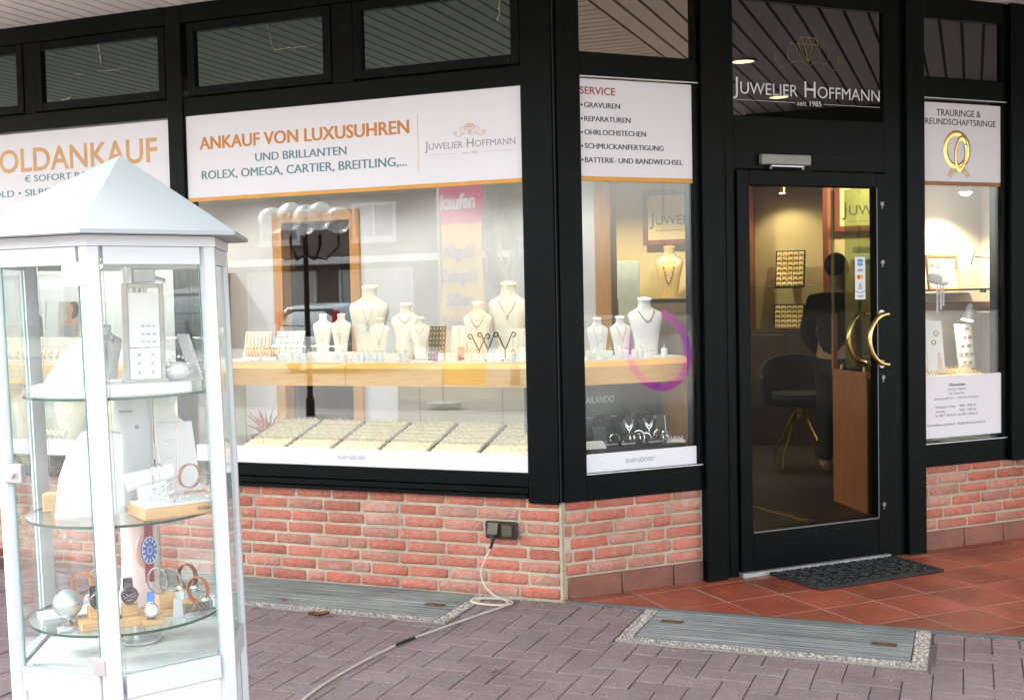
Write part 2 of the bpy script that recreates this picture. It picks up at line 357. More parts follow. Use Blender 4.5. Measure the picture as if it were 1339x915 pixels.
# herringbone pavers, 200 x 100 mm, each a bevelled block with its own tint
b = MB(); b.box(-7.0, 6.0, -5.6, -0.025, -0.069, -0.010)
def free(x0, x1, y0, y1):      # leave the two cellar covers open
    for (gx0, gx1, gy0, gy1) in ((0.405, 1.665, -0.55, -0.02), (-2.4, -0.375, -0.52, 0.0)):
        if x0 < gx1 and x1 > gx0 and y0 < gy1 and y1 > gy0: return (gx0, gx1, gy0, gy1)
    return None
def paver(x0, x1, y0, y1, g=0.0022):
    y1 = min(y1, -0.028); x0 = max(x0, -7.0); x1 = min(x1, 6.0); y0 = max(y0, -5.6)
    if x1-x0 < 0.02 or y1-y0 < 0.02: return
    q = free(x0, x1, y0, y1)
    if q:
        if x0 < q[0]-0.02: paver(x0, q[0], y0, y1)
        if x1 > q[1]+0.02: paver(q[1], x1, y0, y1)
        if y0 < q[2]-0.02: paver(max(x0, q[0]), min(x1, q[1]), y0, q[2])
        return
    v = rnd.uniform(0.93, 1.06); w = rnd.uniform(-0.02, 0.025)
    dz = rnd.uniform(-0.0022, 0.0018); tx, ty = rnd.uniform(-.006, .006), rnd.uniform(-.006, .006)
    vs_, _ = b.box(x0+g, x1-g, y0+g, y1-g, -0.04, 0.0+dz, 0.0018, tint=(v+w, v-w*.3, v))
    cx_, cy_ = (x0+x1)/2, (y0+y1)/2
    for q_ in vs_:
        if q_.co.z > -0.02: q_.co.z += (q_.co.x-cx_)*tx + (q_.co.y-cy_)*ty
U = 0.105
for i in range(-75, 75):
    for j in range(-60, 30):
        x, y = i*U, -j*U - 3.0
        k = (i + j) % 4
        # staircase herringbone: horizontal brick where k==0, vertical where k==2
        if k == 0: hx = (x, x+2*U, y, y+U)
        elif k == 2: hx = (x, x+U, y-U, y+U)
        else: continue
        if hx[1] < -7.0 or hx[0] > 6.0 or hx[3] < -5.6 or hx[2] > -0.03: continue
        paver(*hx)
tag(b.build('pavement', M_paver, smooth=0), kind='structure')

# terracotta tiled entrance, grid square to the slanted front, cut along the wall line
b = MB()
b.slab([(0.0, -0.012), (6.0, -0.012), (6.0, 5.0), (4.2, 4.2)], -0.04, 0.0055, tint=(1, 1, 1))
G = 0.305
cutn = 0
def clip(poly, f):
    out = []
    for i, p in enumerate(poly):
        q = poly[(i+1) % len(poly)]; a, c = f(p), f(q)
        if a >= 0: out.append(p)
        if a*c < 0:
            u = a/(a-c); out.append((p[0]+(q[0]-p[0])*u, p[1]+(q[1]-p[1])*u))
    return out
bt = MB()
for i in range(-4, 26):
    for j in range(0, 22):
        s0 = 0.9646 + (i-3)*G; t1 = -0.09 + 0.302 - j*0.304
        g = 0.0064
        pl = [Bp(s0+g, t1-0.304+g), Bp(s0+G-g, t1-0.304+g), Bp(s0+G-g, t1-g), Bp(s0+g, t1-g)]
        poly = [(p.x, p.y) for p in pl]
        poly = clip(poly, lambda p: p[1] + 0.004); poly = clip(poly, lambda p: (p[0]-p[1]) - 0.002 + (0.17 if (p[0]+p[1]) * S2 > 0.95 and (p[0]+p[1]) * S2 < 2.0 else 0)); poly = clip(poly, lambda p: 6.0 - p[0]); poly = clip(poly, lambda p: 5-p[1])
        if len(poly) < 3: continue
        v = rnd.uniform(0.68, 1.15); bt.slab(poly, -0.02, 0.008+rnd.uniform(-.0006, .0006), tint=(v, v*rnd.uniform(.9, 1.05), v))
tag(b.build('entrance_floor', M_grout, smooth=0), kind='structure')
tag(bt.build('floor_tiles', M_tile, smooth=0), kind='structure')
b = MB(); b.box(0.02, 6.0, -0.028, -0.006, -0.04, 0.010, 0.002); tag(b.build('paving_edge', M_kerb, smooth=0), 'thin grey metal edging between red tiles and pavers', 'edging')

# ------------------------------------------------------------------ brick plinths
def bricks(b, x0, x1, z0, rows, y=0.0, P=0.0625, L=0.217, seed=1, first=0.0, zcut=None, dep=0.04):
    rr = random.Random(seed)
    for k in range(rows):
        z = z0 + k*P; xx = x1 - (0.10 if (k % 2) else 0.0) - rr.uniform(0, .03); pos = []
        e = x1
        # bricks run from the corner end backwards
        while e > x0 + 0.03:
            l = L*0.5 if rr.random() < 0.13 else L*rr.uniform(.97, 1.03)
            if e == x1: l = L*(0.78 if k % 2 else 0.98)*rr.uniform(.96, 1.03)
            s_ = max(x0, e - l)
            if e - s_ > 0.035:
                t = rr.uniform(0.86, 1.12); w = rr.choice((-.12, -.05, 0, .05, .28, .40)) + rr.uniform(-.05, .05)
                top = z + P - 0.0068; bot = z + 0.0068
                if zcut and top > zcut: top = zcut
                if top-bot > .012:
                    M_ = None
                    vs_, _ = b.box(s_+0.0060, e-0.0060, y+0.001-rr.uniform(0, .003), y+dep, bot, top, 0.006, tint=(t, t*(1+w), t*(1+w*1.3)))
                    for q in vs_: q.co += V((rr.uniform(-.0018, .0018), 0, rr.uniform(-.0022, .0022)))
            e = s_
wallA = thing('brick_wall', 'long low red brick plinth under the big window, with cream joints', 'brick wall', (-3, 0, 0))
b = MB(); bricks(b, -7.0, -0.012, -0.002, 8, seed=3); o = b.build('brickwork', M_brick, None, 50); o.parent = wallA; o.location = (3, 0, 0)
b = MB(); b.slab([(-7, 0.006), (-0.004, 0.006), (0.12, 0.16), (-7, 0.20)], -0.05, 0.485); b.box(-0.011, -0.001, -0.004, 0.02, -0.02, 0.47); o = b.build('mortar', M_mortar, wallA, 0, (3, 0, 0))
def wallB(s0, s1, label, seed):
    w = thing('brick_wall', label, 'brick wall', Bp((s0+s1)/2, 0), BZ)
    L = (s1-s0)/2
    b = MB(); bricks(b, -L, L-0.004, 0.125-0.0125, 6, seed=seed); b.build('brickwork', M_brick, w, 50)
    b = MB(); b.box(-L, L, 0.006, 0.14, -0.05, 0.48); b.build('mortar', M_mortar, w, 0)
    b = MB(); x = -L+.012; n = 0
    while x < L-.01:
        x2 = min(L, x + 0.292); v = rnd.uniform(.8, 1.15); b.box(x+.003, x2-.003, -0.006, 0.03, 0.006, 0.11, 0.003, tint=(v*0.66, v*1.1, v*1.4)); x = x2
    b.build('skirting_tiles', M_tile, w, 40)
    return w
wallB(0.012, 0.785, 'short red brick plinth between the corner post and the door', 11)
wallB(2.20, 3.4, 'red brick plinth right of the door under the narrow window', 12)

# ------------------------------------------------------------------ canopy with boarded soffit
can = thing('canopy', 'projecting flat canopy with grey-brown boarded soffit over the shop front', 'canopy', (0, -1, 3.04))
b = MB(); b.box(-10, 8, -3.15+1, 9+1, 0.02, 0.45)  # unseen outer part drawn out to shade the showcase below
b.build('roof_slab', pm('dark_roof_edge', (0.06, 0.06, 0.06), None, 4, 0.7), can, 0)
b = MB(); x = -9.95
while x < 7.9:
    b.box(x+.010, x+.090, -3.13+1, (-0.10 if x > -.05 else 0.05)+1, 0.0, 0.014); x += 0.0992
y = -0.085
while y < 5:
    b.box(max(-0.1, y-0.25), 7.9, y+.010+1, y+.114+1, 0.0, 0.014); y += 0.124
b.box(-0.05, 7.9, -0.099+1, -0.086+1, -0.006, 0.012)
b.build('soffit_boards', M_soffit, can, 0)
b = MB(); b.box(-10, 8, -3.19+1, -3.15+1, -0.05, 0.47, .004); b.build('fascia', M_black, can, 0)
b = MB(); b.box(5.3, 5.5, 0.95, 3.2, -0.30, 0.0); b.build('beam', M_black, can, 0)
for k, x in enumerate((2.88, 4.48)):
    d = thing('downlight', ('lit recessed downlight in the entrance soffit, nearer the door', 'lit recessed downlight in the entrance soffit, farther from the door')[k], 'downlight', (x, 0.372, 3.04), 0, 'downlights in the entrance soffit')
    b = MB(); b.torus((0, 0, -0.004), 0.088, 0.010, 'Z', 28, 8); b.build('rim', M_steel, d)
    b = MB(); b.lathe([(0.08, -0.002), (0.05, -0.008), (0.001, -0.010)], seg=24); b.build('lens', M_lampw, d)
    spot(d, (0, 0, -0.02), (0, 0, -2), 6, 110)

# ------------------------------------------------------------------ shop interior shell
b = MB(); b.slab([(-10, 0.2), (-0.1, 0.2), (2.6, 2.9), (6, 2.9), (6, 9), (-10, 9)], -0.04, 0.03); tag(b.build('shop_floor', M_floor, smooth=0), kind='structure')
b = MB(); b.slab([(-10, 0.16), (-0.07, 0.16), (2.2, 2.43), (6, 2.43), (6, 9), (-10, 9)], 2.62, 2.66); tag(b.build('shop_ceiling', M_wallw, smooth=0), kind='structure')
b = MB(); b.box(-10, -3.76, 3.4, 3.5, 0.03, 2.62); b.box(-2.92, -0.87, 3.4, 3.5, 0.03, 2.62); b.box(-3.76, -2.92, 3.4, 3.5, 2.13, 2.62)
tag(b.build('back_wall', M_wallw, smooth=0), kind='structure')
b = MB(); b.box(-0.87, -0.74, 3.36, 3.52, 0.03, 2.62, .004); tag(b.build('wall_end_panel', M_woodv, smooth=0), 'honey wood end panel closing the white wall inside the shop', 'wood panel')
b = MB(); b.box(-2.2, 6, 6.3, 6.4, 0.03, 2.62); b.box(-2.3, -2.2, 3.5, 6.4, 0.03, 2.62); b.box(3.9, 4.0, 2.5, 6.4, 0.03, 2.62)
tag(b.build('rear_wall', M_wally, smooth=0), kind='structure')
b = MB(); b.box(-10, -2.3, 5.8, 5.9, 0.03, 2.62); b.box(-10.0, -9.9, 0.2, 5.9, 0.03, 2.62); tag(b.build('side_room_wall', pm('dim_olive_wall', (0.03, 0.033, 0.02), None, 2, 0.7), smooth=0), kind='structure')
# ------------------------------------------------------------------ glazed front: big windows (wall line), slanted front, door
def frame_rect(b, x0, x1, z0, z1, w, y0, y1, bev=0.003):
    """four bars butted end to end"""
    b.box(x0, x0+w, y0, y1, z0, z1, bev); b.box(x1-w, x1, y0, y1, z0, z1, bev)
    b.box(x0+w, x1-w, y0, y1, z0, z0+w, bev); b.box(x0+w, x1-w, y0, y1, z1-w, z1, bev)

def big_window(x0, x1, label, mull):
    """window bay on the long wall between posts; mull = transom splits"""
    xc = (x0+x1)/2; w = thing('display_window', label, 'shop window', (xc, 0, 0.475)); o = lambda x: x-xc; Z = -0.475
    b = MB()
    b.box(o(x0), o(x1), -0.012, 0.09, 2.456+Z, 2.548+Z, .003)                     # rail between panes and transoms
    b.box(o(x0), o(x1), -0.020, 0.09, 2.945+Z, 3.04+Z, .003)                      # head
    b.box(o(x0), o(x1), -0.016, 0.09, 0.545+Z, 0.608+Z, .003)                     # bottom rail
    b.box(o(x0), o(x1), -0.030, 0.10, 0.513+Z, 0.542+Z, .003); b.box(o(x0), o(x1), -0.042, 0.10, 0.492+Z, 0.511+Z, .003)
    b.build('frame', M_black, w)
    b = MB(); b.box(o(x0), o(x1), 0.004, 0.012, 0.610+Z, 2.456+Z); b.build('pane', G_win, w, 0)
    b = MB()
    for xx in (o(x0), o(x1)-0.006): b.box(xx, xx+.006, -0.006, 0.003, 0.610+Z, 2.454+Z)
    b.build('gasket', M_gasket, w, 0)
    for (a, c) in mull:
        b = MB(); frame_rect(b, o(a), o(c), 2.556+Z, 2.940+Z, 0.046, -0.016, 0.06); b.box(o(a)-.004, o(c)+.004, 0.012, 0.055, 2.549+Z, 2.944+Z)
        f = b.build('transom_frame', M_black, w)
        b = MB(); b.box(o(a)+.044, o(c)-.044, 0.004, 0.010, 2.600+Z, 2.896+Z); g = b.build('transom_pane', G_trA, w, 0)
    return w
W_A = big_window(-2.087, -0.160, 'large display window with jewellery busts, between two black posts', ((-2.052, -1.180), (-1.050, -0.162)))
W_G = big_window(-4.25, -2.187, 'big window behind the white glass showcase, with posters and watches', ((-3.085, -2.195), (-4.20, -3.175)))
for x0, x1, lb in ((-2.187, -2.087, 'slim black post between the two big windows'), (-4.35, -4.25, 'slim black window post at the far left behind the showcase')):
    b = MB(); b.box(x0+.001, x1-.001, -0.022, 0.10, 0.476, 3.038, .004); tag(b.build('window_post', M_black), lb, 'post', 'black window posts')
for x0, x1, lb in ((-1.176, -1.054, 'short black mullion between the two upper panes of the big window'), (-3.171, -3.089, 'short black mullion between the upper panes above the showcase')):
    b = MB(); b.box(x0, x1, -0.010, 0.06, 2.5485, 2.944, .003); tag(b.build('window_mullion', M_black), lb, 'mullion', 'short black mullions')
# folded corner post
cp = thing('corner_post', 'wide black corner post where the shop front turns', 'post', (0, 0, 0.475))
b = MB(); b.box(-0.159, -0.006, -0.024, 0.03, -0.008, 2.565, .004); b.build('left_cover', M_black, cp)
b = MB(); b.box(0.006, 0.126, -0.024, 0.03, 0, 2.565, .004); b.build('right_cover', M_black, cp, rotz=BZ)
b = MB(); b.slab([(-0.15, 0.031), (0.0, -0.004), (0.085, 0.13), (-0.1, 0.16)], 0.0, 2.56); b.box(-0.003, 0.003, -0.012, -0.004, 0.0, 2.56); b.build('core', M_gasket, cp, 0)

# slanted window left of the door
def slant_window(s0, s1, label, trans, gl, pz0=0.61, tz=(2.60, 2.915)):
    sc = (s0+s1)/2; w = thing('display_window', label, 'shop window', Bp(sc, 0, 0.47), BZ); o = lambda x: x-sc; Z = -0.47
    b = MB()
    b.box(o(s0), o(s1), -0.014, 0.09, 0.472+Z, 0.598+Z, .003); b.box(o(s0), o(s1), -0.014, 0.09, 2.492+Z, 2.606+Z, .003); b.box(o(s0), o(s1), -0.014, 0.09, 2.925+Z, 3.04+Z, .003)
    b.box(o(s1)-0.030, o(s1), -0.014, 0.08, 0.600+Z, 2.490+Z, .002); b.box(o(s1)-.030, o(s1), -0.014, .08, 2.608+Z, 2.923+Z, .002)
    b.box(o(s0), o(s0)+.006, -0.010, 0.05, 0.600+Z, 2.490+Z, .002)
    b.build('frame', M_black, w)
    b = MB(); b.box(o(s0), o(s1), -0.020, -0.0145, 0.598+Z, 0.603+Z); b.box(o(s0), o(s1), -0.020, -0.0145, 2.488+Z, 2.493+Z); b.build('trim', M_alu, w, 0)
    b = MB(); b.box(o(s0)+.006, o(s1)-.030, 0.004, 0.012, 0.600+Z, 2.490+Z); b.build('pane', G_winB, w, 0)
    b = MB(); b.box(o(s0)+.001, o(s1)-.030, 0.006, 0.014, tz[0]+.008+Z, tz[1]+.008+Z); b.build('transom_pane', gl, w, 0)
    return w
slant_window(0.127, 0.784, 'narrow slanted window between corner post and door, with white busts', True, G_trB)
slant_window(2.20, 2.815, 'narrow window right of the door with spotlit ring displays', True, G_trD)
b = MB(); b.box(-0.060, 0.060, -0.045, 0.10, 0.0, 3.038, .005); o = b.build('door_post', M_black, None, loc=Bp(0.845, 0, 0), rotz=BZ); tag(o, 'full-height black post left of the glass door', 'post')
b = MB(); b.box(-0.062, 0.062, -0.045, 0.10, 0.0, 3.038, .005); o = b.build('door_post', M_black, None, loc=Bp(2.137, 0, 0), rotz=BZ); tag(o, 'full-height black post right of the glass door', 'post')
b = MB(); b.box(-0.16, 0.16, -0.05, 0.12, 0.47, 3.038, .005); o = b.build('end_post', M_black, None, loc=Bp(2.98, 0, 0), rotz=BZ); tag(o, 'broad black post at the right end of the shop front', 'post')
# wall beyond the end post (turns into the building)
b = MB(); b.box(-0.05, 4.0, 0.02, 0.25, 0.0, 3.03); o = b.build('end_wall', M_black, None, 0, loc=Bp(3.14, 0.0, 0)); tag(o, 'dark side wall at the right end of the shop front', 'wall')

# door: fixed frame, transom, leaf
dr = thing('shop_door', 'black framed glass shop door with curved brass handles', 'door', Bp(1.47, 0, 0.0), BZ)
o_ = lambda s: s-1.47
b = MB()
b.box(o_(0.906), o_(0.992), -0.012, 0.08, 0.0, 3.03, .003); b.box(o_(1.946), o_(2.074), -0.012, 0.08, 0.0, 3.03, .003)
b.box(o_(0.992), o_(1.946), -0.012, 0.08, 2.078, 2.345, .003); b.box(o_(0.992), o_(1.946), -0.012, 0.08, 2.925, 3.03, .003)
b.box(o_(0.94), o_(2.03), -0.016, -0.0125, 2.165, 2.17); b.box(o_(0.938), o_(0.943), -0.016, -0.0125, 0.02, 2.17)
b.build('door_frame', M_black, dr)
b = MB(); b.box(o_(0.992), o_(1.946), 0.006, 0.014, 2.345, 2.925); b.build('transom_pane', G_trD, dr, 0)
lf = None
b = MB()
x0, x1, z0, z1 = o_(0.997), o_(1.941), 0.032, 2.072
b.box(x0, x0+.073, -0.03, 0.03, z0, z1, .004); b.box(x1-.064, x1, -0.03, 0.03, z0, z1, .004)
b.box(x0+.073, x1-.064, -0.03, 0.03, z0, 0.232, .004); b.box(x0+.073, x1-.064, -0.03, 0.03, 1.995, z1, .004)
lf = b.build('door_leaf', M_black, dr)
b = MB(); b.box(x0+.073, x1-.064, -0.004, 0.004, 0.232, 1.995); b.build('pane', G_door, lf, 0)
b = MB(); b.box(x0+.073, x1-.064, -0.034, -0.0305, 0.226, 0.233); b.box(x1-.067, x1-.063, -0.034, -0.0305, 0.232, 1.995); b.build('bead', pm('worn_edge_grey', (0.16, 0.18, 0.18), None, 30, 0.4, 0.5), lf, 0)
for z in (0.985, 0.30, 1.60, 1.91):
    b = MB(); b.cyl((x1-.03, -0.036, z), (x1-.03, -0.029, z), 0.012, seg=12); b.box(x1-.034, x1-.026, -0.036, -0.03, z-.028, z, .002); b.build('lock_cylinder', pm('dull_lock_metal', (.22, .22, .21), None, 30, .4, .8), lf)
for y_, nm in ((-0.085, 'handle'), (0.085, 'handle')):
    b = MB(); pts = [(x1-.038+0.0, y_, 1.191+.134)]
    pts = []
    for i in range(25):
        a = R(90) + R(180)*i/24; pts.append((x1-.040+0.122*cos(a), y_, 1.191+0.134*sin(a)))
    b.tube(pts, 0.0125, 12)
    for zz in (1.191+.134, 1.191-.134): b.cyl((x1-.040, y_, zz), (x1-.040, -0.03 if y_ < 0 else 0.03, zz), 0.011, seg=12)
    h = b.build(nm, M_brass, lf)
    b = MB()
    for zz in (1.191+.134, 1.191-.134): b.cyl((x1-.040, (-0.036 if y_ < 0 else .036), zz), (x1-.040, -0.0301 if y_ < 0 else .0301, zz), 0.021, seg=16)
    b.build('rose', M_steel, h)
b = MB(); b.box(o_(1.139), o_(1.443), -0.045, -0.013, 2.100, 2.152, .004); cl = b.build('door_closer', pm('silver_closer', (0.30, 0.31, 0.29), (0.26, 0.27, 0.25), 9, 0.5, 0.3), dr)
b = MB(); b.box(o_(1.20), o_(1.40), -0.042, -0.030, 2.088, 2.098, .002); b.cyl((o_(1.20), -.036, 2.092), (o_(1.20), -.03, 2.08), .008, seg=10); b.cyl((o_(1.40), -.036, 2.092), (o_(1.40), -.03, 2.08), .008, seg=10); b.build('closer_arm', M_steel, cl)
b = MB(); b.box(o_(0.993), o_(1.945), -0.05, 0.05, 0.004, 0.028, .003); b.build('threshold', pm('worn_aluminium_sill', (0.55, 0.56, 0.58), (0.42, 0.43, 0.45), 20, 0.45, 0.6), dr)
# transom lettering
text(dr, 'Juwelier Hoffmann', M_white_l, o_(1.001), 2.456, 0.003, 0.082, 0.930, small_caps=0.72)
text(dr, 'seit 1985', M_white_l, o_(1.47), 2.412, 0.003, 0.026, 0.155, 'C')
b = MB(); b.box(o_(1.01), o_(1.38), 0.002, 0.003, 2.424, 2.426); b.box(o_(1.56), o_(1.93), 0.002, 0.003, 2.424, 2.426); b.build('rule', M_white_l, dr, 0)

def diamond(parent, mt, cx, cz, w, h, y, r, name='emblem', flourish=True, k=1.0):
    """line-drawn cut diamond with scrolls below, as on the shop's signs"""
    b = MB(); hw = w/2; t = cz + h/2; g = cz + h*0.22; q = cz - h/2
    P = lambda x, z: (cx + x, y, z)
    for a, c in ((P(-hw*.72, t), P(hw*.72, t)), (P(-hw*.72, t), P(-hw, g)), (P(hw*.72, t), P(hw, g)), (P(-hw, g), P(hw, g)), (P(-hw, g), P(0, q)), (P(hw, g), P(0, q)),
                 (P(-hw*.36, g), P(0, q)), (P(hw*.36, g), P(0, q)), (P(-hw*.72, t), P(-hw*.36, g)), (P(0, t), P(-hw*.36, g)), (P(0, t), P(hw*.36, g)), (P(hw*.72, t), P(hw*.36, g))):
        b.tube([a, c], r, 6)
    if flourish:
        F = w*2.0*k
        for sg in (-1, 1):
            pts = []
            for i in range(29):      # inner loop beside the stone
                a = R(-100) + R(330)*i/28; rr = h*0.36*(1-0.25*i/28)
                pts.append((cx + sg*(w*0.74 + rr*0.8*cos(a)), y, cz - h*.12 + rr*1.15*sin(a)))
            b.tube(pts, r*.8, 5)
            pts = []
            for i in range(33):      # long wave with end curl
                u = i/32
                if u < .65: px, pz = sg*F*0.95*u/.65*0.72, -h*0.62 + h*0.16*sin(u/.65*pi*1.6) - h*.1*(1-u)
                else:
                    a = R(200) - R(400)*(u-.65)/.35; rr = h*0.20*(1-.5*(u-.65)/.35); px, pz = sg*(F*0.72+0.05*w - rr*cos(a)), -h*.52 + rr*sin(a) + h*.10
                pts.append((cx+px, y, cz+pz+h*.05))
            b.tube(pts, r*.8, 5)
    return b.build(name, mt, parent)
diamond(dr, M_goldline, o_(1.465), 2.70, 0.135, 0.125, 0.003, 0.0016)

# old cobweb strands hanging on the upper panes
M_web = pm('dusty_cobweb', (.42, .40, .30), (.2, .19, .15), 60, .9)
def web(w, xc, pts, r=.0022):
    b = MB(); P = []
    for i in range(len(pts)-1):
        for k in range(6):
            u = k/6; P.append((pts[i][0]+(pts[i+1][0]-pts[i][0])*u-xc+rnd.uniform(-.004, .004), .0015, pts[i][1]+(pts[i+1][1]-pts[i][1])*u-.475+rnd.uniform(-.003, .003)))
    b.tube(P, [r*rnd.uniform(.35, 1.3) for _ in P], 5); b.build('cobweb', M_web, w)
for w, xc, pts, r in ((W_G, -3.2185, [(-2.649, 2.89), (-2.641, 2.842), (-2.628, 2.766)], .0040), (W_G, -3.2185, [(-2.821, 2.742), (-2.741, 2.739)], .0016), (W_G, -3.2185, [(-2.655, 2.748), (-2.551, 2.742), (-2.437, 2.745)], .0018),
                      (W_G, -3.2185, [(-2.925, 2.605), (-2.887, 2.609), (-2.837, 2.628)], .0065), (W_A, -1.1235, [(-1.554, 2.89), (-1.547, 2.823), (-1.522, 2.755), (-1.399, 2.754), (-1.25, 2.755)], .0020), (W_A, -1.1235, [(-.261, 2.88), (-.269, 2.824), (-.266, 2.795), (-.279, 2.764)], .0050)):
    web(w, xc, pts, r)
# ------------------------------------------------------------------ sign panels on the glass
def panelA(x0, x1, z0, z1, label, name='window_sign'):
    t = thing(name, label, 'sign', ((x0+x1)/2, 0, z0)); w = (x1-x0)/2
    b = MB(); b.box(-w, w, -0.002, 0.0035, 0, z1-z0); b.build('panel', M_film, t, 0)
    return t, (lambda x: x-(x0+x1)/2), (lambda z: z-z0)
YT = -0.0024
t, X, Z = panelA(-2.084, -0.160, 2.020, 2.454, 'wide white sign for buying luxury watches, above the main display window')
b = MB(); b.box(X(-2.084), X(-0.160), -0.0025, 0.0035, -0.020, -0.0005); b.build('border', M_orange2, t, 0)
text(t, 'ANKAUF VON LUXUSUHREN', M_orange, X(-1.998), Z(2.273), YT, 0.064, 1.240, bold=0.012, fat=.03)
text(t, 'UND BRILLANTEN', M_teal, X(-1.652), Z(2.191), YT, 0.041, 0.540, fat=.035)
text(t, 'ROLEX, OMEGA, CARTIER, BREITLING,...', M_teal, X(-1.989), Z(2.115), YT, 0.044, 1.213, fat=.035)
b = MB(); b.box(X(-0.711), X(-0.709), -0.0028, -0.0021, Z(2.085), Z(2.362)); b.build('divider', M_tan, t, 0)
text(t, 'Juwelier Hoffmann', M_greyp, X(-0.674), Z(2.182), YT, 0.043, 0.476, small_caps=0.72)
text(t, 'seit 1985', pm('pale_grey_print', (0.5, 0.5, 0.5)), X(-0.435), Z(2.150), YT, 0.013, 0.085, 'C')
b = MB(); b.box(X(-0.670), X(-0.50), -0.0028, -0.0021, Z(2.156), Z(2.1575)); b.box(X(-0.37), X(-0.20), -0.0028, -0.0021, Z(2.156), Z(2.1575)); b.build('rule', MATS['pale_grey_print'], t, 0)
diamond(t, M_orange, X(-0.433), Z(2.271), 0.050, 0.045, YT-.0005, 0.0010)

t, X, Z = panelA(-4.25, -2.190, 2.010, 2.445, 'white gold-buying sign behind the showcase roof')
b = MB(); b.box(X(-4.25), X(-2.190), -0.0025, 0.0035, -0.020, -0.0005); b.build('border', M_orange2, t, 0)
text(t, 'GOLDANKAUF', M_tan, X(-3.52), Z(2.229), YT, 0.126, 1.246, bold=0.016)
text(t, '€ SOFORT BARGELD', M_teal, X(-3.20), Z(2.168), YT, 0.036, 0.66, fat=.03)
text(t, 'GOLD • SILBER • PLATIN', M_teal, X(-3.50), Z(2.090), YT, 0.036, 0.86, fat=.03)

def panelB(s0, s1, z0, z1, label, name='window_sign', t=0.0):
    sc = (s0+s1)/2; th_ = thing(name, label, 'sign', Bp(sc, t, z0), BZ); w = (s1-s0)/2
    b = MB(); b.box(-w, w, -0.002, 0.0035, 0, z1-z0); b.build('panel', M_film, th_, 0)
    return th_, (lambda s: s-sc), (lambda z: z-z0)
t, X, Z = panelB(0.133, 0.752, 2.022, 2.482, 'white list of services on the slanted window beside the corner post')
b = MB(); b.box(X(0.133), X(0.752), -0.0025, 0.0035, -0.022, -0.0005); b.build('border', M_orange2, t, 0)
text(t, 'SERVICE', M_rust, X(0.135), Z(2.409), YT, 0.034, 0.190, bold=0.014)
for s_, z_, w_ in (('GRAVUREN', 2.346, 0.193), ('REPARATUREN', 2.281, 0.249), ('OHRLOCHSTECHEN', 2.218, 0.333), ('SCHMUCKANFERTIGUNG', 2.153, 0.431), ('BATTERIE- UND BANDWECHSEL', 2.087, 0.539)):
    text(t, s_, M_dkp, X(0.157), Z(z_), YT, 0.0245, w_, fat=.045)
    b = MB(); b.lathe([(0.0055, 0), (0.0055, 0.0006)], seg=12, M=Matrix.Translation((X(0.143), YT-.0004, Z(z_+.011))) @ Matrix.Rotation(R(90), 4, 'X')); b.build('bullet', M_dkp, t, 0)
t, X, Z = panelB(2.206, 2.785, 2.042, 2.470, 'white wedding ring sign with two gold rings, right of the door')
b = MB(); b.box(X(2.206), X(2.785), -0.0025, 0.0035, -0.022, -0.0005); b.build('border', pm('brown_border_print', (0.36, 0.15, 0.05)), t, 0)
text(t, 'TRAURINGE &', M_dkp, X(2.478), Z(2.400), YT, 0.035, 0.320, 'C', bold=0.01)
text(t, 'FREUNDSCHAFTSRINGE', M_dkp, X(2.215), Z(2.352), YT, 0.032, 0.534, bold=0.01)
FL = Matrix.Translation((0, -0.0035, 0)) @ Matrix.Diagonal((1, 0.12, 1, 1))
b = MB(); b.torus((X(2.462), 0, Z(2.215)), 0.082, 0.017, 'Y', 40, 12, M=FL, sq=1.12); b.build('printed_ring', M_gold, t)
FL2 = Matrix.Translation((0, -0.0065, 0)) @ Matrix.Diagonal((1, 0.10, 1, 1))
b = MB(); b.torus((0, 0, 0), 0.088, 0.017, 'Y', 40, 12, M=FL2 @ Matrix.Translation((X(2.490), 0, Z(2.195))) @ Matrix.Rotation(R(6), 4, 'Y') @ Matrix.Diagonal((0.42, 1, 1, 1))); b.build('printed_ring', M_gold, t)
b = MB(); b.sphere((X(2.525), -0.008, Z(2.238)), 0.013, 8, 5, sc=(1, .2, 1)); b.build('printed_stone', M_silver, t, 0)
b = MB(); b.torus((X(2.475), 0, Z(2.045)), 0.070, 0.016, 'Y', 30, 10, a0=R(20), a1=R(160), M=Matrix.Translation((0, -0.0035, 0)) @ Matrix.Diagonal((1, 0.12, 1, 1)), sq=0.95); b.build('printed_reflection', pm('pale_gold_print', (0.62, 0.48, 0.25), (0.7, 0.6, 0.4), 30, 0.5, 0.3), t)

t, X, Z = panelB(2.209, 2.786, 0.628, 0.970, 'white opening hours sign at the foot of the right-hand window', 'opening_hours_sign')
rows = [('Öffnungszeiten', 0.912, 0.120, 0.012, 0.02), ('Juwelier Hoffmann', 0.888, 0.130, 0.010, 0), ('Inh. Daniel Elias', 0.864, 0.110, 0.010, 0), ('Bahnhofstraße 25 A - 21629 Neu Wulmstorf', 0.838, 0.325, 0.011, 0)]
for s_, z_, w_, h_, bd in rows: text(t, s_, M_greyp if not bd else M_dkp, X(2.457), Z(z_), YT, 0.0135, w_, 'C', bold=bd)
for s_, z_, x_, w_ in (('Montag bis Freitag', 0.792, 2.303, 0.140), ('09:00 - 18:00 Uhr', 0.792, 2.475, 0.125), ('Samstag', 0.768, 2.303, 0.064), ('09:00 - 13:00 Uhr', 0.768, 2.475, 0.125), ('Tel. 040 / 7 00 46 44 · Fax 040 / 7 00 46 35', 0.744, 2.298, 0.310), ('www.hoffmann-juwelier.de · info@hoffmann-juwelier.de', 0.694, 2.240, 0.425)):
    text(t, s_, M_greyp, X(x_), Z(z_), YT, 0.0135, w_, fat=.03)

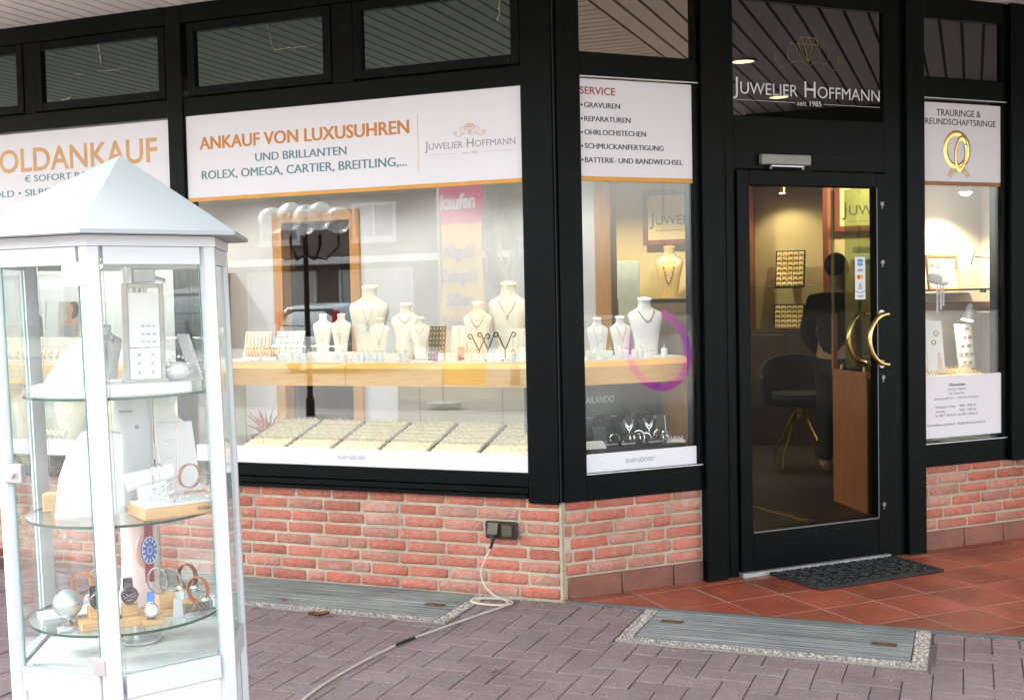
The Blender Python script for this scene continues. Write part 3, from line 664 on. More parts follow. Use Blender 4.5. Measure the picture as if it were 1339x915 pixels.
def strip(A, x0, x1, z0, z1, tx, label):
    if A: t, X, Z = panelA(x0, x1, z0, z1, label, 'window_strip')
    else: t, X, Z = panelB(x0, x1, z0, z1, label, 'window_strip')
    text(t, 'ALARM GESICHERT', M_greyp, X(tx), Z(z0+(z1-z0)*.38), YT, 0.020, 0.165, 'C')
strip(True, -2.084, -0.162, 0.612, 0.700, -1.13, 'long white alarm notice strip along the foot of the main window')
strip(True, -4.25, -2.190, 0.612, 0.700, -2.72, 'white alarm notice strip on the window behind the showcase')
strip(False, 0.134, 0.753, 0.605, 0.694, 0.43, 'short white alarm notice strip under the slanted window')

# payment sticker on the door glass
t = thing('payment_sticker', 'narrow white sticker with card payment logos on the door glass', 'sticker', Bp(1.783, -0.006, 1.405), BZ)
b = MB(); b.box(-0.034, 0.034, -0.001, 0.0, 0, 0.225); b.build('backing', pm('sticker_white', (0.8, 0.82, 0.84)), t, 0)
mb_ = pm('sticker_blue', (0.05, 0.30, 0.62)); mr_ = pm('sticker_red', (0.62, 0.03, 0.03)); my_ = pm('sticker_yellow', (0.80, 0.52, 0.04))
b = MB(); b.box(-0.017, 0.017, -0.0016, -0.0011, 0.178, 0.213); b.build('blue_logo', mb_, t, 0)
text(t, 'AMEX', M_white_l, 0, 0.191, -0.0018, 0.008, 0.028, 'C', bold=0.02)
text(t, 'VISA', pm('sticker_navy', (0.04, 0.07, 0.3)), 0, 0.148, -0.0016, 0.013, 0.034, 'C', bold=0.02, shear=0.3)
for x_, mm, nm in ((-0.009, mr_, 'red_disc'), (0.009, my_, 'yellow_disc')):
    b = MB(); b.lathe([(0.0115, 0), (0.0115, 0.0004)], seg=24, M=Matrix.Translation((x_, -0.0012 - (0.0003 if x_ > 0 else 0), 0.119)) @ Matrix.Rotation(R(90), 4, 'X')); b.build(nm, mm, t, 0)
b = MB(); b.prism([(-0.016, 0.052), (0.016, 0.052), (0.006, 0.088), (-0.006, 0.088)], -0.0016, -0.0011); b.build('grey_emblem', pm('sticker_grey', (0.35, 0.52, 0.62)), t, 0)
b = MB(); b.prism([(-0.033, 0.041), (0, 0.032), (0.033, 0.041), (0.033, 0.046), (0, 0.037), (-0.033, 0.046)], -0.0016, -0.0011); b.build('blue_chevron', mb_, t, 0)
text(t, 'V PAY', M_dkp, 0, 0.010, -0.0016, 0.013, 0.045, 'C', bold=0.015)
# ------------------------------------------------------------------ display shelves
def shelf(parent_loc, rotz, x0, x1, y0, y1, z0, z1, label, joint=None):
    t = thing('display_shelf', label, 'shelf', parent_loc, rotz)
    b = MB()
    for a, c in ([(x0, joint-.002), (joint+.002, x1)] if joint else [(x0, x1)]):
        # front lip with a chamfer on its upper edge
        pr = [(y0, z0), (y1, z0), (y1, z1), (y0+.03, z1), (y0+.022, z1-.002), (y0, z1-.028)]
        v = [(a, y, z) for y, z in pr] + [(c, y, z) for y, z in pr]; n = len(pr)
        b._new(v, [tuple(range(n)), tuple(range(2*n-1, n-1, -1))] + [(i, (i+1) % n, n+(i+1) % n, n+i) for i in range(n)])
    b.build('board', M_wood, t, 20)
    b = MB(); b.box(x0, x1, y0+.035, y1, z1, z1+.006); b.build('cloth_top', M_whitem, t, 0)
    return t
shelf((-1.2, 0.2, 1.125), 0, -0.98, 0.955, 0, 0.42, -0.120, 0, 'long honey wood display shelf with white cloth top in the main window', -0.07)
ST = 1.131
shelf((-3.2, 0.2, 1.115), 0, -0.95, 0.95, 0, 0.42, -0.110, 0, 'honey wood display shelf in the window behind the showcase')
shelf(Bp(0.47, 0.18, 1.128), BZ, -0.40, 0.36, 0, 0.36, -0.118, 0, 'short honey wood display shelf in the slanted window')
b = MB(); b.box(-0.008, 0.008, -0.008, 0.25, 0, 0.46, .002); o = b.build('shelf_upright', M_woodv, None, loc=Bp(0.842, 0.22, 0.61), rotz=BZ); tag(o, 'thin upright wood edge under the slanted window shelf', 'shelf upright')
# lower decks and rear panels of the windows
b = MB(); b.box(-4.2, -0.13, 0.02, 0.75, 0.560, 0.600); tag(b.build('window_deck', M_blackl, smooth=0), 'dark deck under the ring trays across the long windows', 'window deck')
b = MB(); b.box(-0.42, 0.44, 0.02, 0.48, 0.560, 0.600); o = b.build('window_deck', M_blackl, None, 0, loc=Bp(0.45, 0, 0), rotz=BZ); tag(o, 'dark deck under the black jewellery in the slanted window', 'window deck')
b = MB(); b.box(-0.42, 0.44, 0.47, 0.485, 0.600, 1.005); o = b.build('backdrop_panel', pm('dark_green_grey_panel', (0.05, 0.058, 0.045), (0.04, 0.046, 0.036), 4, 0.6), None, 0, loc=Bp(0.45, 0, 0), rotz=BZ); tag(o, 'dark grey rear panel behind the black jewellery', 'panel')
gp = thing('rear_partition', 'low beige panelled partition with dark seams behind the ring trays', 'partition', (-.72, 0.70, 0.60))
for a, c in ((-.50, -.362), (-.358, .142), (.146, .60)):
    b = MB(); b.box(a, c, 0, 0.012, 0, 0.50, .001); b.build('panel', pm('beige_green_panel', (.56, .54, .40), (.53, .51, .38), 3, .5), gp, 0)
b = MB(); b.box(-.50, .60, .013, .03, 0, .49); b.build('backing', M_dark, gp, 0)
b = MB(); b.box(-2.92, -0.9, 3.384, 3.398, 0.03, 0.115); tag(b.build('skirting_board', M_wood, smooth=0), 'low wood skirting along the white back wall', 'skirting')

# doorway in the back wall seen through the main window
dw = thing('doorway_frame', 'honey wood door frame in the white wall at the back of the shop', 'door frame', (-3.34, 3.40, 0.03))
b = MB(); b.box(-0.42, -0.33, -0.03, 0.12, 0, 2.10, .003); b.box(0.33, 0.42, -0.03, 0.12, 0, 2.10, .003); b.box(-0.42, 0.42, -0.031, 0.12, 2.10, 2.19, .003); b.build('frame', M_woodv, dw)
b = MB(); b.box(-0.325, -0.285, 0.10, 0.9, 0, 2.08); b.build('door_leaf', M_darkwood, dw, 0, (-0.0, 0, 0))
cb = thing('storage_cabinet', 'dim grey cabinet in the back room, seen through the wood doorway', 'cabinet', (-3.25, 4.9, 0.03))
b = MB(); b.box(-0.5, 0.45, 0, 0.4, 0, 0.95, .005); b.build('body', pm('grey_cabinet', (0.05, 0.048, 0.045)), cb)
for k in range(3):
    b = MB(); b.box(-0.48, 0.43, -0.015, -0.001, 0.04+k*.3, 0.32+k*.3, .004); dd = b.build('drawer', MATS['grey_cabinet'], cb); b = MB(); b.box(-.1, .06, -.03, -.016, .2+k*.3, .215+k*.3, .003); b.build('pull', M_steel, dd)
pt = thing('potted_plant', 'small reddish dried plant in a dark pot at the back room doorway', 'plant', (-3.72, 3.15, 0.03))
b = MB(); b.lathe([(0.09, 0), (0.13, 0.30), (0.14, 0.32), (0.12, 0.32), (0.11, 0.28)], seg=20); b.build('pot', M_darkwood, pt)
b = MB()
for i in range(40):
    a = rnd.uniform(0, 2*pi); l = rnd.uniform(.12, .28); e = rnd.uniform(.5, 1.4)
    b.tube([(0.03*cos(a), 0.03*sin(a), .30), (l*.5*cos(a)*cos(e), l*.5*sin(a)*cos(e), .30+l*.6*sin(e)), (l*cos(a)*cos(e), l*sin(a)*cos(e), .30+l*sin(e)*.95)], [.006, .008, .001], 4)
b.build('leaves', pm('rust_leaf', (0.42, 0.05, 0.02), (0.32, 0.07, 0.02), 30, 0.7), pt)

# ------------------------------------------------------------------ jewellery display pieces
SEC = [(0.0, .31, .10, 0), (.10, .32, .105, .01), (.25, .345, .12, .02), (.42, .40, .14, .035), (.56, .455, .15, .05), (.66, .492, .145, .065), (.72, .50, .125, .075), (.765, .455, .11, .085), (.80, .33, .10, .09), (.83, .235, .095, .092), (.87, .185, .095, .095), (.93, .175, .10, .10), (.975, .19, .12, .105), (1.0, .20, .125, .11)]
def bust_mesh(h, w, mt, seg=28):
    b = MB(); secs = []
    for z, hw, d, yo in SEC:
        ring = []
        for i in range(seg):
            a = 2*pi*i/seg; ca, sa = cos(a), sin(a)
            x = hw*w*abs(ca)**.8*(1 if ca >= 0 else -1); y = (d*1.25*w if sa < 0 else d*.45*w)*abs(sa)**.85*(1 if sa >= 0 else -1)
            if z > .99: zz = z*h + (0.05*w)*sa
            else: zz = z*h
            ring.append((x, yo*h*.9 + y, zz))
        secs.append(ring)
    b.loft(secs); return b.build('bust_form', mt, mesh_only=True, smooth=60)
def bust_y(h, w, x, z):
    z = max(0, min(.999, z/h))
    for (z0, a0, d0, y0), (z1, a1, d1, y1) in zip(SEC, SEC[1:]):
        if z0 <= z <= z1:
            u = (z-z0)/(z1-z0); hw, d, yo = a0+(a1-a0)*u, d0+(d1-d0)*u, y0+(y1-y0)*u
            c = min(.98, abs(x)/(hw*w)); c = c**(1/.8); s = sqrt(1-c*c)
            return yo*h*.9 - d*1.25*w*s**.85
    return 0
def chain(parent, h, w, drop, spread, r, mt, name='necklace', pend=None, beads=False):
    b = MB(); pts = []
    zt = h*.80
    for i in range(31):
        u = -1 + 2*i/30; x = spread*w*u; z = zt - (zt-drop*h)*(1-abs(u)**1.7)
        pts.append((x, bust_y(h, w, x, z) - r*1.2, z))
    b.tube(pts, r, 5)
    if beads:
        for p in pts[2:-2:2]: b.sphere(p, r*2.6, 8, 5)
    n = b.build(name, mt, parent)
    if pend:
        b = MB(); z = drop*h; y = bust_y(h, w, 0, z-.015)-.004
        if pend == 'cross':
            b.box(-.003, .003, y-.003, y, z-.050, z-.004, .001); b.box(-.014, .014, y-.0035, y+.0005, z-.024, z-.018, .001)
            for q in ((0, -.010), (0, -.034), (0, -.046), (-.012, -.021), (.012, -.021)): b.sphere((q[0], y-.003, z+q[1]), .0042, 8, 6)
        else: b.sphere((0, y-.002, z-.012), .0065, 10, 7, sc=(.8, .6, 1.5)); b.sphere((0, y-.002, z-.028), .004, 8, 6, sc=(.8, .6, 1.6))
        b.build('pendant', mt, n)
_bm = {}
def bust(h, w, mt, loc, rotz, label, group, drop=.5, spread=.25, r=.0014, pend='drop', beads=False, cmat=None, name='jewellery_bust', two=False):
    t = thing(name, label, 'bust', loc, rotz, group); k = (round(h, 3), round(w, 3), mt.name)
    if k not in _bm: _bm[k] = bust_mesh(h, w, mt)
    link('bust_form', _bm[k], t)
    chain(t, h, w, drop, spread, r, cmat or M_gold, 'necklace', pend, beads)
    if two: chain(t, h, w, drop+.10, spread*.8, r, cmat or M_gold, 'necklace', None, False)
    return t
GA = 'cream necklace busts on the main window shelf'
bust(.205, .115, M_cream, (-1.52, .40, ST+.045), R(12), 'small cream bust left of its twin, on a low white riser', GA, .42, .24)
bust(.205, .115, M_cream, (-1.405, .40, ST+.045), R(12), 'small cream bust right of its twin, on a low white riser', GA, .40, .24)
bust(.400, .225, M_cream, (-1.285, .50, ST), R(14), 'tall cream bust with a cross pendant, behind the ring stands', GA, .52, .16, .0013, 'cross', cmat=M_silver)
bust(.205, .110, M_cream, (-1.155, .38, ST+.02), R(14), 'small cream bust at the right foot of the tall cross-pendant bust', GA, .45, .22)
bust(.300, .166, M_cream, (-1.035, .45, ST), R(12), 'middle-sized cream bust with one short chain, left of centre', GA, .66, .24, .0016, None)
bust(.205, .115, M_cream, (-.922, .40, ST+.02), R(12), 'small cream bust next to the brown earring board', GA, .60, .24, .0012, None)
bust(.300, .152, M_cream, (-.597, .42, ST), R(14), 'middle-sized cream bust wearing two rows of pearls', GA, .58, .28, .0013, None, True, two=True)
bust(.400, .215, M_cream, (-.455, .50, ST), R(14), 'tall cream bust with a fine gold drop necklace, by the corner post', GA, .60, .24, .0014, 'drop')
b = MB(); b.box(-.12, .12, -.045, .045, 0, .045, .003); rz = b.build('display_riser', M_ivory, None, loc=(-1.46, .40, ST)); tag(rz, 'low ivory riser under the two small twin busts', 'riser')
GB = 'white necklace busts in the slanted window'
bust(.205, .116, M_whitem, Bp(.369, .30, 1.134), BZ+R(-8), 'small white bust nearest the corner post in the slanted window', GB, .45, .25, cmat=M_silver)
bust(.208, .116, M_whitem, Bp(.513, .32, 1.134), BZ+R(-8), 'small white bust in the middle of the slanted window', GB, .50, .25, cmat=M_gold)
bust(.300, .190, M_whitem, Bp(.680, .35, 1.134), BZ+R(-10), 'large white bust with a brown cord, beside the purple ring reflection', GB, .60, .24, .0022, None, cmat=pm('brown_cord', (0.12, 0.03, 0.02)))

# cards and boards on the shelf
def board(loc, rotz, w, h, tilt, mt, label, cat='display card', name='display_card', rows=0, cols=0, dotm=None, group=None, dot=.004, frame=None, bars=0, cell=None):
    t = thing(name, label, cat, loc, rotz, group); T = Matrix.Rotation(R(-tilt), 4, 'X')
    b = MB(); b.box(-w/2, w/2, 0, .008, 0, h, .0015, M=T); b.box(-w*.2, w*.2, .008+h*.0, .008+h*.30, 0.0, .004)
    b.build('card', mt, t)
    if frame:
        b = MB()
        for q in ((-w/2-.006, -w/2, -.003, h+.006), (w/2, w/2+.006, -.003, h+.006), (-w/2, w/2, h, h+.006)): b.box(q[0], q[1], -.003, .010, q[2], q[3], M=T)
        b.build('rim', frame, t, 0)
    if cell:
        b = MB()
        for i in range(cols+1): x = -w/2 + w*i/cols; b.box(x-.001, x+.001, -.003, -.0002, 0.002, h-.002, M=T)
        for j in range(rows+1): z = h*j/rows; b.box(-w/2, w/2, -.0025, -.0003, max(.001, z-.001), min(h, z+.001), M=T)
        b.build('grid_lines', cell, t, 0)
    if rows and dotm:
        b = MB()
        for i in range(cols):
            for j in range(rows):
                x = -w/2 + w*(i+.5)/cols; z = h*(j+.5)/rows
                b.sphere((x, -.002, z), dot, 6, 4, M=T)
        b.build('jewellery_pieces', dotm, t, 30)
    for k in range(bars):
        x = -w/2 + w*(k+.5)/bars
        b = MB(); b.tube([(x, -.002, h*.95), (x+.002, -.003, h*.5), (x, -.002, h*.12)], .0012, 5, M=T); b.build('chain', M_gold, t)
    return t
board((-1.754, .40, ST), R(6), .175, .175, 22, M_ivory, 'ivory card ruled into small squares of ear studs, left on the shelf', rows=5, cols=5, dotm=M_gold, dot=.0025, cell=pm('fine_grey_line', (.25, .25, .22)))
board((-1.625, .42, ST), R(10), .075, .135, 18, pm('grey_velvet', (.16, .17, .16)), 'small dark grey stud board beside the ruled ivory card', rows=9, cols=7, dotm=M_silver, dot=.0022)
board((-1.985, .44, ST), R(4), .17, .165, 15, M_ivory, 'plain ivory chain card partly hidden by the showcase edge', bars=7)
board((-.822, .38, ST), R(6), .092, .185, 14, pm('brown_velvet', (.14, .105, .055), (.11, .08, .04), 60, .9), 'brown earring board full of pale studs, in mid shelf', rows=7, cols=5, dotm=M_ivory, dot=.0035)
board((-.712, .42, ST), R(10), .085, .185, 16, M_ivory, 'slim ivory card with one hanging pendant, right of the brown board', bars=1)
board((-.345, .42, ST), R(6), .145, .165, 12, M_ivory, 'ivory card with hanging gold chains at the corner post', bars=5)
board((-1.285, .31, ST), R(6), .13, .055, 30, M_ivory, 'low ivory pad of ear studs in front of the tall cross-pendant bust', 'stud pad', 'stud_pad', 4, 8, M_gold, dot=.003)
board((-1.075, .33, ST), R(6), .10, .045, 30, M_ivory, 'low ivory pad of ear studs before the one-chain bust', 'stud pad', 'stud_pad', 3, 6, M_gold, dot=.003)
board((-1.50, .33, ST), R(4), .16, .05, 12, M_ivory, 'low ivory tray front with small clips below the twin busts', 'stud pad', 'stud_pad', 2, 7, M_silver, dot=.003)
# bangle rolls, cups, purple gems
for x, lb in ((-1.895, 'orange bangle roll closest to the white showcase'), (-1.79, 'orange bangle roll in front of the ruled card')):
    t = thing('bangle_roll', lb, 'bangle roll', (x, .29, ST), 0, 'orange bangle rolls')
    b = MB(); b.cyl((-.048, 0, .047), (.048, 0, .047), .020, seg=16); b.box(-.044, .044, -.012, .012, 0, .03, .002); b.build('roll', M_cream, t)
    for k in range(5):
        b = MB(); b.torus((-.038+k*.019, 0, .047), .0225, .0048, 'X', 18, 7); b.build('bangle', pm('amber_gold', (.70, .36, .08), None, 30, .25, .7), t)
M_stand = pm('pale_green_white_stand', (.76, .79, .76), None, 10, .5)
def ring_stand_mesh():
    b = MB(); b.lathe([(.0165, 0), (.0165, .040), (.015, .043), (.001, .0435)], seg=18); return b.build('stand', M_stand, mesh_only=True)
def ring_mesh(mt, gem=True):
    b = MB(); b.torus((0, 0, .0095), .0088, .0015, 'Y', 18, 6)
    if gem: b.sphere((0, 0, .0205), .0036, 8, 5)
    return b.build('ring', mt, mesh_only=True)
RSM = ring_stand_mesh(); RM = [ring_mesh(M_gold), ring_mesh(M_silver), ring_mesh(M_gold, False)]
def ring_stand(p, rz, where, group, k=0):
    o = link('ring_stand', RSM, None, p, rz); tag(o, 'white round ring stand ' + where, 'ring stand', group)
    o = link('ring', RM[k % 3], None, V(p)+V((0, 0, .038)), rz+R(25)*(k % 4)); tag(o, ('gold ring with stone', 'silver ring with stone', 'plain gold band')[k % 3] + ' on a stand ' + where, 'ring', 'rings on ' + group)
groups = [((-1.70, -1.672, -1.644), 'before the ruled ivory card'), ((-1.36, -1.322, -1.235, -1.205), 'under the cross bust'),
          ((-1.165, -1.125, -1.088), 'right of the cross bust'), ((-.735, -.698, -.660), 'before the slim ivory pendant card'),
          ((-.585, -.548, -.508), 'before the two-row pearl bust'), ((-.462, -.425), 'between the black earring trees'), ((-.335, -.297), 'under the chain card at the corner post'),
          ((-.985, -.95), 'right of the one-chain bust'), ((-1.60, -1.565), 'left of the twin busts')]
for xs, wh in groups:
    for k, x in enumerate(xs): ring_stand((x, .262+.012*(k % 2), ST), 0, wh, 'white ring stands on the main shelf', k)
for k, (x, wh) in enumerate(((-.70, 'left of the pearl bust, back row'), (-.36, 'behind the right earring tree'), (-1.03, 'at the foot of the one-chain bust'))): ring_stand((x, .315, ST), 0, wh, 'white ring stands on the main shelf', k+1)
for k, s in enumerate((.275, .305, .36, .40, .455, .49, .535, .572)):
    ring_stand(Bp(s, .225+.01*(k % 2), 1.134), BZ, ('by the nearest' if k < 4 else 'by the middle') + ' small bust in the slanted window', 'white ring stands in the slanted window', k)
ring_stand(Bp(.72, .24, 1.134), BZ, 'at the foot of the large white bust', 'white ring stands in the slanted window', 1)
board(Bp(.635, .24, 1.134), BZ, .045, .062, 10, M_whitem, 'small white earring card left of the large white bust', rows=1, cols=2, dotm=M_gold, dot=.003)
def earring_tree(x, y, h, rz, label):
    t = thing('earring_tree', label, 'earring stand', (x, y, ST), rz, 'black scrolled earring trees')
    b = MB(); b.lathe([(.026, 0), (.026, .004), (.008, .008), (.001, .009)], seg=16); b.build('foot', M_blackl, t)
    b = MB(); b.tube([(0, 0, .006), (0, 0, h*.45)], .0038, 6)
    for sg in (-1, 1):
        pts = [(0, 0, h*.40)] + [(sg*(.006+.030*u), 0, h*(.40+.52*u**.8)) for u in (.2, .4, .6, .8, 1)]
        for i in range(1, 9):
            a = R(160)-R(34)*i; pts.append((sg*(.046+.012*cos(a)), 0, h*.93+.011*sin(a)))
        b.tube(pts, .0036, 6)
    b.build('stem', M_blackl, t)
    b = MB()
    for sg in (-1, 1):
        for k in range(4): b.sphere((sg*.040, -.004, h*(.80-.13*k)), .003, 6, 5)
    b.build('earrings', M_silver, t)
earring_tree(-.555, .34, .135, R(8), 'black scrolled earring tree under the pearl bust')
earring_tree(-.497, .32, .145, R(-6), 'black scrolled earring tree in the middle of the three')
earring_tree(-.408, .335, .145, R(4), 'black scrolled earring tree nearest the corner post')
t = thing('gem_cluster', 'small magenta gem cluster beside the brown earring board', 'gemstones', (-.775, .30, ST))
b = MB()
for i in range(14): b.sphere((rnd.uniform(-.02, .02), rnd.uniform(-.012, .012), rnd.uniform(.006, .045)), rnd.uniform(.006, .010), 6, 4)
b.build('gems', pm('magenta_gem', (.42, .04, .22), (.30, .02, .2), 40, .25), t, 0)
t = thing('gem_cluster', 'tiny purple gem cluster at the foot of the pearl bust', 'gemstones', (-.635, .30, ST))
b = MB()
for i in range(7): b.sphere((rnd.uniform(-.015, .012), rnd.uniform(-.01, .01), rnd.uniform(.005, .024)), rnd.uniform(.005, .008), 6, 4)
b.build('gems', MATS['magenta_gem'], t, 0)
t = thing('cosmetic_box', 'small pink carton standing right of the slim ivory card', 'box', (-.668, .36, ST), R(10))
b = MB(); b.box(-.016, .016, -.012, .012, 0, .075, .001); b.build('carton', pm('pink_carton', (.72, .48, .42)), t); b = MB(); b.box(-.0165, .0165, -.0125, .0125, .055, .066); b.build('band', pm('orange_band', (.75, .35, .2)), t, 0)

# ------------------------------------------------------------------ six sloping ring trays in the main window
M_pad = pm('cream_ring_pad', (.83, .77, .50), (.78, .72, .45), 40, .75, 0, .2, 300)
tilt = 15.0; TM = Matrix.Rotation(R(tilt), 4, 'X')
TW, TL = 0.264, 0.435
def tray_mesh():
    b = MB(); b.box(-TW/2, TW/2, 0, TL, -.018, .004, .003, M=TM)
    return b.build('tray', M_blackl, mesh_only=True)
def pad_mesh():
    b = MB(); n = 8
    for j in range(n):
        y0 = .010 + j*(TL-.02)/n; d = (TL-.02)/n
        pr = [(y0+.001, .005), (y0+.003, .016), (y0+d*.4, .021), (y0+d-.004, .016), (y0+d-.0015, .005)]
        v = [(-TW/2+.008, y, z) for y, z in pr] + [(TW/2-.008, y, z) for y, z in pr]; k = len(pr)
        b._new([TM @ V(p) for p in v], [tuple(range(k)), tuple(range(2*k-1, k-1, -1))] + [(i, (i+1) % k, k+(i+1) % k, k+i) for i in range(k)])
    return b.build('ring_pad', M_pad, mesh_only=True, smooth=30)
TMe, PMe = tray_mesh(), pad_mesh()
ords = ['leftmost', 'second from the left', 'third from the left', 'third from the right', 'second from the right', 'rightmost']
RT = [ring_mesh(M_gold), ring_mesh(M_silver)]
for i in range(6):
    xc = -1.735 + i*0.281; lb = 'sloping cream ring tray, ' + ords[i] + ' of six under the main shelf'
    t = thing('ring_tray', lb, 'ring tray', (xc, .10, .665), 0, 'sloping ring trays in the main window')
    link('tray', TMe, t); link('ring_pad', PMe, t)
    for j in range(8):
        for k in range(6):
            if rnd.random() < .13: continue
            p = TM @ V((-TW/2+.030+k*(TW-.06)/5+rnd.uniform(-.006, .006), .010+(j+.78)*(TL-.02)/8, .010))
            sil = rnd.random() < .12
            o = link('ring', RT[1 if sil else 0], None, V((xc, .10, .665))+p, R(rnd.uniform(-25, 25))); o.rotation_euler.x = R(-12)
            o.scale = (.85,)*3
            tag(o, ('silver' if sil else 'gold') + ' stone ring in the ' + ords[i] + ' of six trays', 'ring', 'rings in the sloping trays')
t = thing('bracelet_rack', 'dark rack with silver bars at the right end of the ring trays', 'rack', (-.11, .10, .64), R(0))
b = MB(); b.box(-.075, .06, 0, .36, 0, .012, .002); b.build('base', M_blackl, t)
for k in range(4):
    b = MB(); b.tube([(-.06+k*.026, .03, .02), (-.04+k*.028, .32, .10)], .004, 6); b.build('bar', M_silver, t)

# ------------------------------------------------------------------ black brand display in the slanted window
t = thing('brand_board', 'black board with engraved brand name and silver line behind the black jewellery', 'sign board', Bp(.25, .33, .605), BZ)
b = MB(); b.box(-.20, .255, 0, .012, 0, .40, .002); b.build('board', pm('dark_slate_board', (.035, .045, .04), None, 8, .5), t)
text(t, 'MAILANDO', pm('silver_print', (.42, .42, .42), None, 20, .4, .3), .125, .30, -.0006, .034, .19, 'C', bold=0)
b = MB(); b.box(-.20, .233, -.0015, -.0004, .225, .229); b.build('line', MATS['silver_print'], t, 0)
t = thing('brand_strip', 'low black strip with brand lettering along the front of the black display', 'sign strip', Bp(.47, .075, .603), BZ)
b = MB(); b.box(-.26, .27, 0, .10, 0, .095, .002); b.build('block', M_blackl, t)
text(t, 'MAILANDO', pm('copper_print', (.36, .22, .15), None, 20, .4, .3), -.03, .068, -.0006, .017, .17, 'C')
DZ = .70
def blackbust(s, tt, h, w, label, cm): bust(h, w, M_blackl, Bp(s, tt, DZ), BZ+R(-10), label, 'small black jewellery busts', .45, .26, .0026, 'drop', cmat=cm, two=True)
blackbust(.50, .24, .150, .105, 'small black bust with silver chains, left of the pair under the shelf', M_silver)
blackbust(.615, .24, .150, .11, 'small black bust with three silver chains, right of the pair under the shelf', M_silver)
board(Bp(.712, .27, DZ), BZ+R(-12), .10, .13, 10, pm('slate_card', (.05, .06, .06)), 'dark slate card with a silver V chain, beside the thin wood upright', bars=2)
board(Bp(.39, .27, DZ), BZ+R(20), .06, .15, 20, M_blackl, 'black upright card with a slanting silver bracelet', bars=1)
for k, (s, tt, lb) in enumerate(((.36, .16, 'at the left end'), (.445, .14, 'below the chained bust'), (.60, .14, 'in the middle'))):
    t = thing('brand_plate', 'tiny black plate with brand name ' + lb + ' of the black display', 'name plate', Bp(s, tt, DZ), BZ)
    b = MB(); b.box(-.045, .045, 0, .03, 0, .022, .002); b.build('plate', M_blackl, t); text(t, 'MAILANDO', M_white_l, 0, .007, -.0006, .009, .075, 'C')
for k, (s, tt) in enumerate(((.47, .17), (.505, .165))):
    t = thing('bangle_roll', ('black roll with silver bangles, below the left black bust', 'second black roll with silver bangles, right of the first')[k], 'bangle roll', Bp(s+.02*k, tt, DZ), BZ, 'black bangle rolls')
    b = MB(); b.cyl((-.035, 0, .032), (.035, 0, .032), .022, seg=16); b.box(-.03, .03, -.012, .012, 0, .02); b.build('roll', M_blackl, t)
    for q in range(2):
        b = MB(); b.torus((-.012+q*.024, 0, .032), .0255, .0038, 'X', 20, 6); b.build('bangle', M_silver, t)
for k in range(12):
    s = .30+.04*k; o = link('ring', RM[1], None, Bp(s+rnd.uniform(-.012, .012), .135+.03*(k % 3), DZ), BZ+rnd.uniform(-.6, .6)); o.scale = (1.2,)*3
    tag(o, 'silver ring lying loose among the black display pieces in the slanted window', 'ring', 'loose silver rings on the black display')
t = thing('ring_card', 'small pale card of coloured stone rings in front of the slate card', 'display card', Bp(.735, .17, DZ), BZ+R(-20))
b = MB(); b.box(-.05, .05, -.03, .03, 0, .008, .001, M=Matrix.Rotation(R(12), 4, 'X')); b.build('card', M_ivory, t)
b = MB()
for i in range(5):
    for j in range(3): b.sphere((-.038+.019*i, -.018+.018*j, .014+.004*j), .0048, 6, 5)
b.build('stones', pm('pink_stone', (.6, .25, .45), (.7, .6, .65), 90, .2), t)
t = thing('ring_card', 'pale folded card with small print at the left edge of the black display', 'display card', Bp(.245, .12, .702), BZ+R(-8))
b = MB(); b.prism([(-.055, 0), (.055, 0), (.04, .035), (-.055, .035)], -.02, .02); b.build('card', M_ivory, t)

for k in range(9):
    x = -1.86 + .185*k; t = thing('price_tag', ('small folded ivory price tag at the shelf edge, before the bangle rolls', 'small folded ivory price tag at the shelf edge, before the ruled card', 'small folded ivory price tag at the shelf edge, before the low tray', 'small folded ivory price tag at the shelf edge, right of the twin busts', 'small folded ivory price tag at the shelf edge, right of the cross bust', 'small folded ivory price tag at the shelf edge, by the one-chain bust', 'small folded ivory price tag at the shelf edge, left of the brown board', 'small folded ivory price tag at the shelf edge, before the pearl bust', 'small folded ivory price tag at the shelf edge, near the corner post')[k], 'price tag', (x+rnd.uniform(-.02, .02), .243, ST), R(rnd.uniform(-20, 20)), 'price tags on the main shelf')
    b = MB(); b.prism([(-.009, 0), (.009, 0), (.009, .012), (-.009, .014)], -.001, .006); b.build('card', M_ivory, t, 0); b = MB(); b.box(-.006, .006, -.0016, -.0011, .005, .007); b.build('print', M_dkp, t, 0)
for k, (s, tt, r_) in enumerate(((.40, .20, .026), (.545, .21, .030), (.575, .19, .024), (.655, .20, .030), (.685, .185, .026), (.715, .20, .022))):
    t = thing('bangle', ('upright silver bangle near the black upright card', 'upright silver bangle between the two black busts', 'small upright silver bangle between the two black busts', 'tall upright silver bangle right of the second black bust', 'upright silver bangle before the slate card', 'smallest upright silver bangle before the slate card')[k], 'bangle', Bp(s, tt, DZ), BZ+R(-50+17*k), 'upright silver bangles on the black display')
    b = MB(); b.torus((0, 0, r_+.004), r_, .0036, 'Y', 26, 7); b.build('hoop', M_silver, t); b = MB(); b.box(-.012, .012, -.008, .008, 0, .006, .001); b.build('foot', M_blackl, t)
for k, (s, tt, h_) in enumerate(((.33, .22, .10), (.57, .29, .16), (.44, .30, .18))):
    board(Bp(s, tt, DZ), BZ+R(-8+6*k), .07, h_, 12, M_blackl, ('low black stud card near the left end of the black display', 'black stud card behind the two black busts', 'tall black stud card behind the left black bust')[k], 'stud card', 'stud_card', 4, 3, M_silver, dot=.0034)
